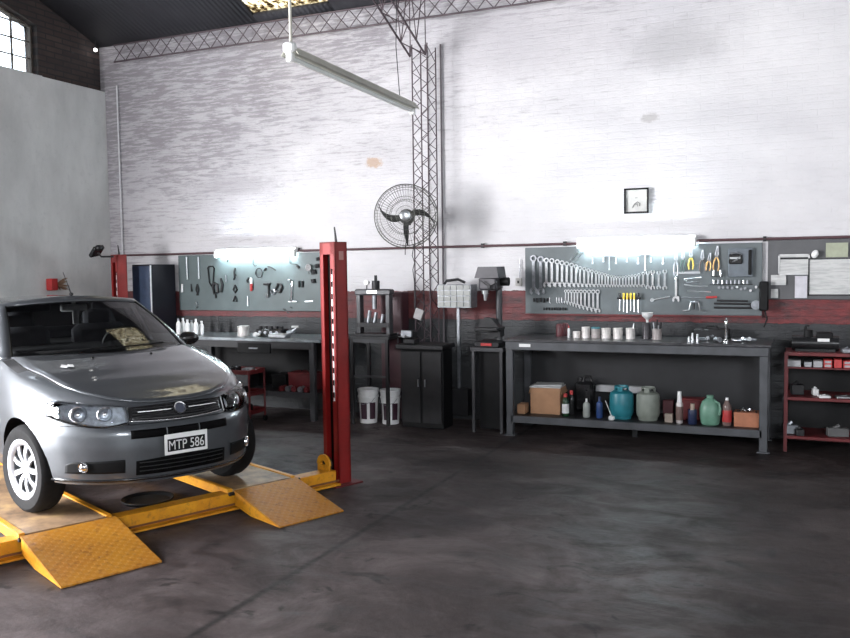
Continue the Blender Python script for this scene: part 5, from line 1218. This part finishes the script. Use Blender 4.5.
# ================================================================ CENTRE MACHINES
# frame table with hydraulic press
t = thing('press_table', 'grey steel frame table right of the near red post', 'table', (-4.63, 8.42, 0))
MB().box((.22, .22, .985), (.50, .44, .03)).build('top', darkpaint, t)
for x in (.0, .44):
    for y in (.02, .42): MB().box((x, y, .485), (.035, .035, .97)).build('leg', dark, t)
b = MB(); b.box((.22, .02, .95), (.44, .025, .04)); b.box((.22, .02, .55), (.44, .02, .02)); b.build('front_rail', greysteel, t)
t = thing('hydraulic_press', 'grey bench press with a jack and gauge on top', 'press', (-4.42, 8.60, 1.001))
for s_ in (-1, 1): MB().box((s_*.185, 0, .24), (.05, .09, .48), bev=.005).build('upright', greysteel, t)
MB().box((0, 0, .49), (.46, .11, .07), bev=.015).build('head_beam', greysteel, t); MB().box((0, 0, .12), (.40, .10, .05)).build('bed', dark, t); MB().box((0, 0, .012), (.46, .2, .024)).build('base', dark, t)
MB().box((0, -.058, .495), (.12, .006, .03)).build('nameplate', steel, t, smooth=0)
b = MB(); b.cyl((.02, 0, .52), (.02, 0, .62), .045, n=16); b.cyl((.02, 0, .62), (.02, 0, .68), .018, n=10); b.build('jack', dark, t)
MB().cyl((0, 0, .46), (0, 0, .30), .028, n=12).build('ram', steeld, t)
g_ = MB(); g_.cyl((-.095, -.02, .60), (-.095, .01, .60), .030, n=18); lab(g_.build('gauge', pale, t), 'round white pressure gauge'); MB().cyl((-.095, 0, .575), (-.095, 0, .52), .006, n=6).build('gauge_stem', dark, t)
for s_, (x_, z_) in enumerate(((-.08, .2), (.09, .16), (.0, .18))): MB().cyl((x_, -.01, .145), (x_+.02, 0, z_+.08), .022, n=10).build('press_block', steeld, t)
# buckets
for i, (u, R_, Y) in enumerate(((368.3, .116, 8.60), (390.5, .112, 8.62))):
    p = onY(u, 400, Y); t = thing('bucket', ['white paint bucket with a dark printed label, left one under the frame table', 'white paint bucket with a dark printed label, right one beside the table leg'][i], 'bucket', (p.x, Y, .0), 0, 'white buckets on the floor')
    H = .40
    MB().lathe([(0, .005), (R_*.86, 0), (R_*.98, H*.72), (R_*1.04, H*.73), (R_*1.04, H*.78), (R_*.99, H*.79), (R_*1.02, H*.9), (0, H*.9)], None, 28).build('body', whitep, t)
    MB().lathe([(0, H*.94), (R_*.8, H*.94), (R_*1.06, H*.97), (R_*1.07, H*.9), (R_*1.03, H*.9), (0, H*.9)], None, 28).build('lid', pale, t)
    for a0, a1 in ((-1.95, -1.25), (-.95, -.3), (-2.9, -2.2)):
        rows = [[((R_*(.872+.11*zz/(H*.72)*1.0)+.003)*math.cos(a0+(a1-a0)*k/6), (R_*(.872+.11*zz/(H*.72))+.003)*math.sin(a0+(a1-a0)*k/6), zz) for k in range(7)] for zz in (.05, H*.6)]
        MB().grid(rows).build('printed_label', mat('dark_maroon_print', (.04, .012, .025), .5), t)
    MB().tube([(R_*1.04, 0, H*.82), (R_*.8, -R_*.9, H*.62), (0, -R_*1.2, H*.56), (-R_*.8, -R_*.9, H*.62), (-R_*1.04, 0, H*.82)], .003, 5).build('wire_handle', steeld, t)
# dark red drum / cabinet behind
t = thing('oil_cabinet', 'dark maroon metal cabinet standing against the wall left of the lattice column', 'cabinet', (-4.36, 9.0, 0)); mm = mat('dark_maroon_paint', (.055, .018, .024), .5, 0, .3, 6)
MB().box((0, 0, .74), (.28, .18, 1.48), bev=.008).build('body', mm, t); d_ = MB().box((0, -.098, .74), (.26, .016, 1.40), bev=.003).build('door', mm, t); MB().box((.09, -.112, .95), (.015, .015, .12)).build('handle', steeld, d_)
o = MB().box((0, 0, .0), (.10, .02, .12), R=Matrix.Rotation(.35, 4, 'Y'), bev=.002).build('spec_card', mat('grey_card', (.34, .33, .33), .6)); o.location = (onY(423, 318, 8.70).x, 8.66, onY(423, 318, 8.70).z); 
tag(o, 'small tilted pale grey card hanging on the lattice column above the dark machines', 'card')
o.location = (-4.01+.05, 8.795, 1.235)
# dark machine row between column and right bench
t = thing('machine_bench', 'black heavy workbench with closed front panels below the drill press', 'workbench', (-4.05, 8.40, 0))
MB().box((.27, .16, .90), (.56, .36, .05), bev=.006).build('top', dark, t); MB().box((.27, .20, .44), (.50, .26, .88), bev=.006).build('body', black, t)
d_ = MB().box((.14, .06, .45), (.22, .014, .78)).build('door', dark, t); d2 = MB().box((.39, .06, .45), (.22, .014, .78)).build('door', dark, t); MB().box((.23, .045, .5), (.012, .014, .08)).build('handle', steeld, d_); MB().box((.31, .045, .5), (.012, .014, .08)).build('handle', steeld, d2)
t = thing('bench_vise', 'dark vise with a jumble of jaws on the black workbench', 'vise', (-3.92, 8.50, .927)); MB().box((0, 0, .03), (.14, .14, .06), bev=.01).build('base', dark, t); MB().box((0, -.02, .10), (.09, .16, .08), bev=.012).build('body', dark, t); MB().box((0, -.12, .12), (.13, .03, .07), bev=.005).build('jaw', steeld, t); b = MB(); b.cyl((0, -.12, .09), (0, -.20, .09), .012, n=8); b.cyl((-.07, -.19, .09), (.07, -.19, .09), .006, n=6); b.build('screw_handle', steeld, t)
# wall cabinet with drawers (pale grid)
pg = onY(456, 296, 8.86)
t = thing('drawer_organizer', 'pale grey organizer with rows of small drawers under the conduit', 'organizer', (pg.x, 8.86, pg.z))
MB().box((0, .04, 0), (.40, .20, .26), bev=.004).build('case', steeld, t)
for r_ in range(4):
    for c_ in range(5): MB().box((-.155+.0775*c_, -.063, -.090+.062*r_), (.070, .012, .054), bev=.003).build('drawer', mat('cloudy_drawer', (.26, .265, .25), .4), t)
MB().tube([(-.15, .02, .13), (-.12, .02, .17), (.02, .02, .185), (.1, .02, .15)], .016, 8).build('cloth', dark, t)
MB().box((0, .07, -.62), (.03, .03, .98)).build('stand_post', steeld, t); MB().box((0, .07, -1.20), (.26, .14, .3)).build('stand_foot', dark, t)
# drill press
t = thing('drill_press', 'dark grey bench drill press with a boxy head left of the right workbench', 'drill press', (-3.02, 8.62, .912))
MB().box((0, -.02, .03), (.28, .34, .06), bev=.01).build('base', dark, t); MB().cyl((.05, .09, .06), (.05, .09, .70), .034, n=18).build('column', greysteel, t)
b = MB(); b.prism([(-.11, .10), (.10, .10), (.12, -.02), (-.15, -.02)], .26, Matrix.Translation((0, 0, .75))); b.box((-.01, 0, .67), (.20, .24, .14), bev=.02); lab(b.build('head', mat('drill_grey', (.055, .052, .058), .45, .2), t), 'boxy belt cover and head')
MB().cyl((.10, .02, .69), (.185, .02, .69), .045, n=16).build('motor', black, t)
b = MB(); b.cyl((-.06, -.04, .69), (-.06, -.04, .56), .045, .035, 16); b.build('quill', steel, t); MB().cyl((-.06, -.04, .56), (-.06, -.04, .49), .022, .014, 12).build('chuck', steel, t)
b = MB(); b.cyl((.02, -.12, .64), (.02, -.16, .64), .018, n=10)
for a in (.4, 2.5, 4.6): b.cyl((.02, -.15, .64), (.02+.11*math.cos(a), -.16, .64+.11*math.sin(a)), .006, n=6)
b.build('feed_handle', dark, t)
MB().box((-.02, -.02, .19), (.26, .26, .035), bev=.006).build('table', dark, t); b = MB(); b.box((.03, .07, .15), (.12, .14, .10)); b.build('table_bracket', dark, t)
b = MB(); b.prism([(-.11, 0), (.13, 0), (.05, .09), (-.03, .10)], .12, Matrix.Translation((-.03, -.02, .208))); b.cyl((-.12, -.02, .23), (.06, -.02, .25), .014, n=8); b.build('machine_vise', dark, t)
MB().box((-.0, -.196, .032), (.12, .012, .03), bev=.003).build('red_badge', redh, t)
t = thing('drill_stand', 'narrow black stand with four grey legs under the drill press', 'stand', (-3.19, 8.44, 0))
MB().box((.17, .18, .89), (.36, .38, .04)).build('top', greysteel, t); MB().box((.17, .22, .45), (.24, .24, .84)).build('body', black, t)
for x in (.015, .325):
    for y in (.015, .345): MB().box((x, y, .435), (.03, .03, .87)).build('leg', greysteel, t)
# small switch box on the wall and wire left of the right tool board
t = thing('switch_box', 'small grey electric box on the wall left of the right tool board', 'switch', (onY(519, 282, 9.12).x, 9.12, onY(519, 282, 9.12).z)); MB().box((0, 0, 0), (.07, .05, .09), bev=.006).build('case', mat('beige_plastic', (.42, .40, .38), .5), t); MB().box((0, -.028, 0), (.02, .01, .03)).build('rocker', dark, t); MB().cyl((.01, .0, .045), (.01, .005, .25), .006, n=6).build('conduit_drop', steeld, t)

# ================================================================ SMALL THINGS ON THE LEFT
pz = (-7.86, 8.05, 2.0)
t = thing('flood_light', 'tilted black floodlight on an arm at the top of the far red post', 'floodlight', (-7.90, 8.05, 2.0), math.radians(-23))
b = MB(); Mr = Matrix.Rotation(-.55, 4, 'Y') @ Matrix.Rotation(.25, 4, 'X'); b.box((-.17, 0, .02), (.19, .14, .05), R=Mr, bev=.008); b.build('housing', blackgl, t)
b = MB(); b.box((-.185, 0, -.008), (.17, .12, .006), R=Mr); b.build('glass', pale, t); MB().box((-.08, 0, .06), (.09, .09, .07), bev=.02).build('ballast', dark, t)
MB().tube([(-.12, 0, .0), (-.03, 0, -.05), (.05, 0.12, -.05)], .012, 6).build('arm', dark, t)
pr_ = (XL+.0, 7.86, 1.62)
t = thing('wall_bracket_box', 'small red box with tan dried leaves fixed to the left wall above the car', 'box', (XL+.05, 8.10, 1.61), 0)
MB().box((0, -.04, 0), (.10, .10, .15), bev=.005).build('box', redh, t)
random.seed(5); b = MB()
for k in range(26):
    a = random.uniform(0, 2*PI); d = random.uniform(.03, .10); z = random.uniform(-.06, .07); b.tube([(.0, .05, z*.3), (.03*math.cos(a), .07+d*.7, z), (.05*math.cos(a), .08+d*1.2, z*1.3)], [.004, .009, .002], 5)
b.build('dried_leaves', mat('tan_leaves', (.22, .13, .08), .8), t)
# small bright bulb under the roof in the corner
t = thing('bare_bulb', 'tiny lit bulb under the roof in the far left corner', 'lamp', onY(95.5, 50, 8.95)); MB().sph((0, 0, 0), .022, 12, 8).build('bulb', mat('lit_bulb', (1, 1, 1), .3, 0, 0, emit=((1, .98, .95), 12.)), t); MB().cyl((0, 0, .018), (0, 0, .22), .008, n=6).build('holder', dark, t)
# rag / oil can by the bench leg area: power cable along the column
t = thing('column_cable', 'thin dark cable tied along the lattice column below the fan', 'cable', (-4.01, 8.80, 1.3)); MB().tube([(0, 0, .72), (-.02, -.005, .6), (.01, -.01, .52), (-.015, -.005, .44), (0, 0, .3), (0, 0, .0)], .005, 5).build('cable', dark, t)

# small pale flat mark on the hood
hp = (Matrix.Translation(car.location) @ Matrix.Rotation(CR, 4, 'Z')) @ Vector((-.86, -.47, hood(-.86, -.47)+.022))
b = MB(); b.prism([(-.05, 0), (.02, -.03), (.06, .0), (.01, .035)], .003, Matrix.Rotation(-PI/2+.02, 4, 'X')); b.prism([(-.02, .03), (.05, .02), (.07, .045), (.0, .06)], .003, Matrix.Translation((0, 0, .003)) @ Matrix.Rotation(-PI/2+.02, 4, 'X'))
o = b.build('pale_mark', pale, smooth=0); o.location = hp; o.rotation_euler = (0, .1, CR); tag(o, 'small pale flat mark on the car hood near the windscreen', 'paper')
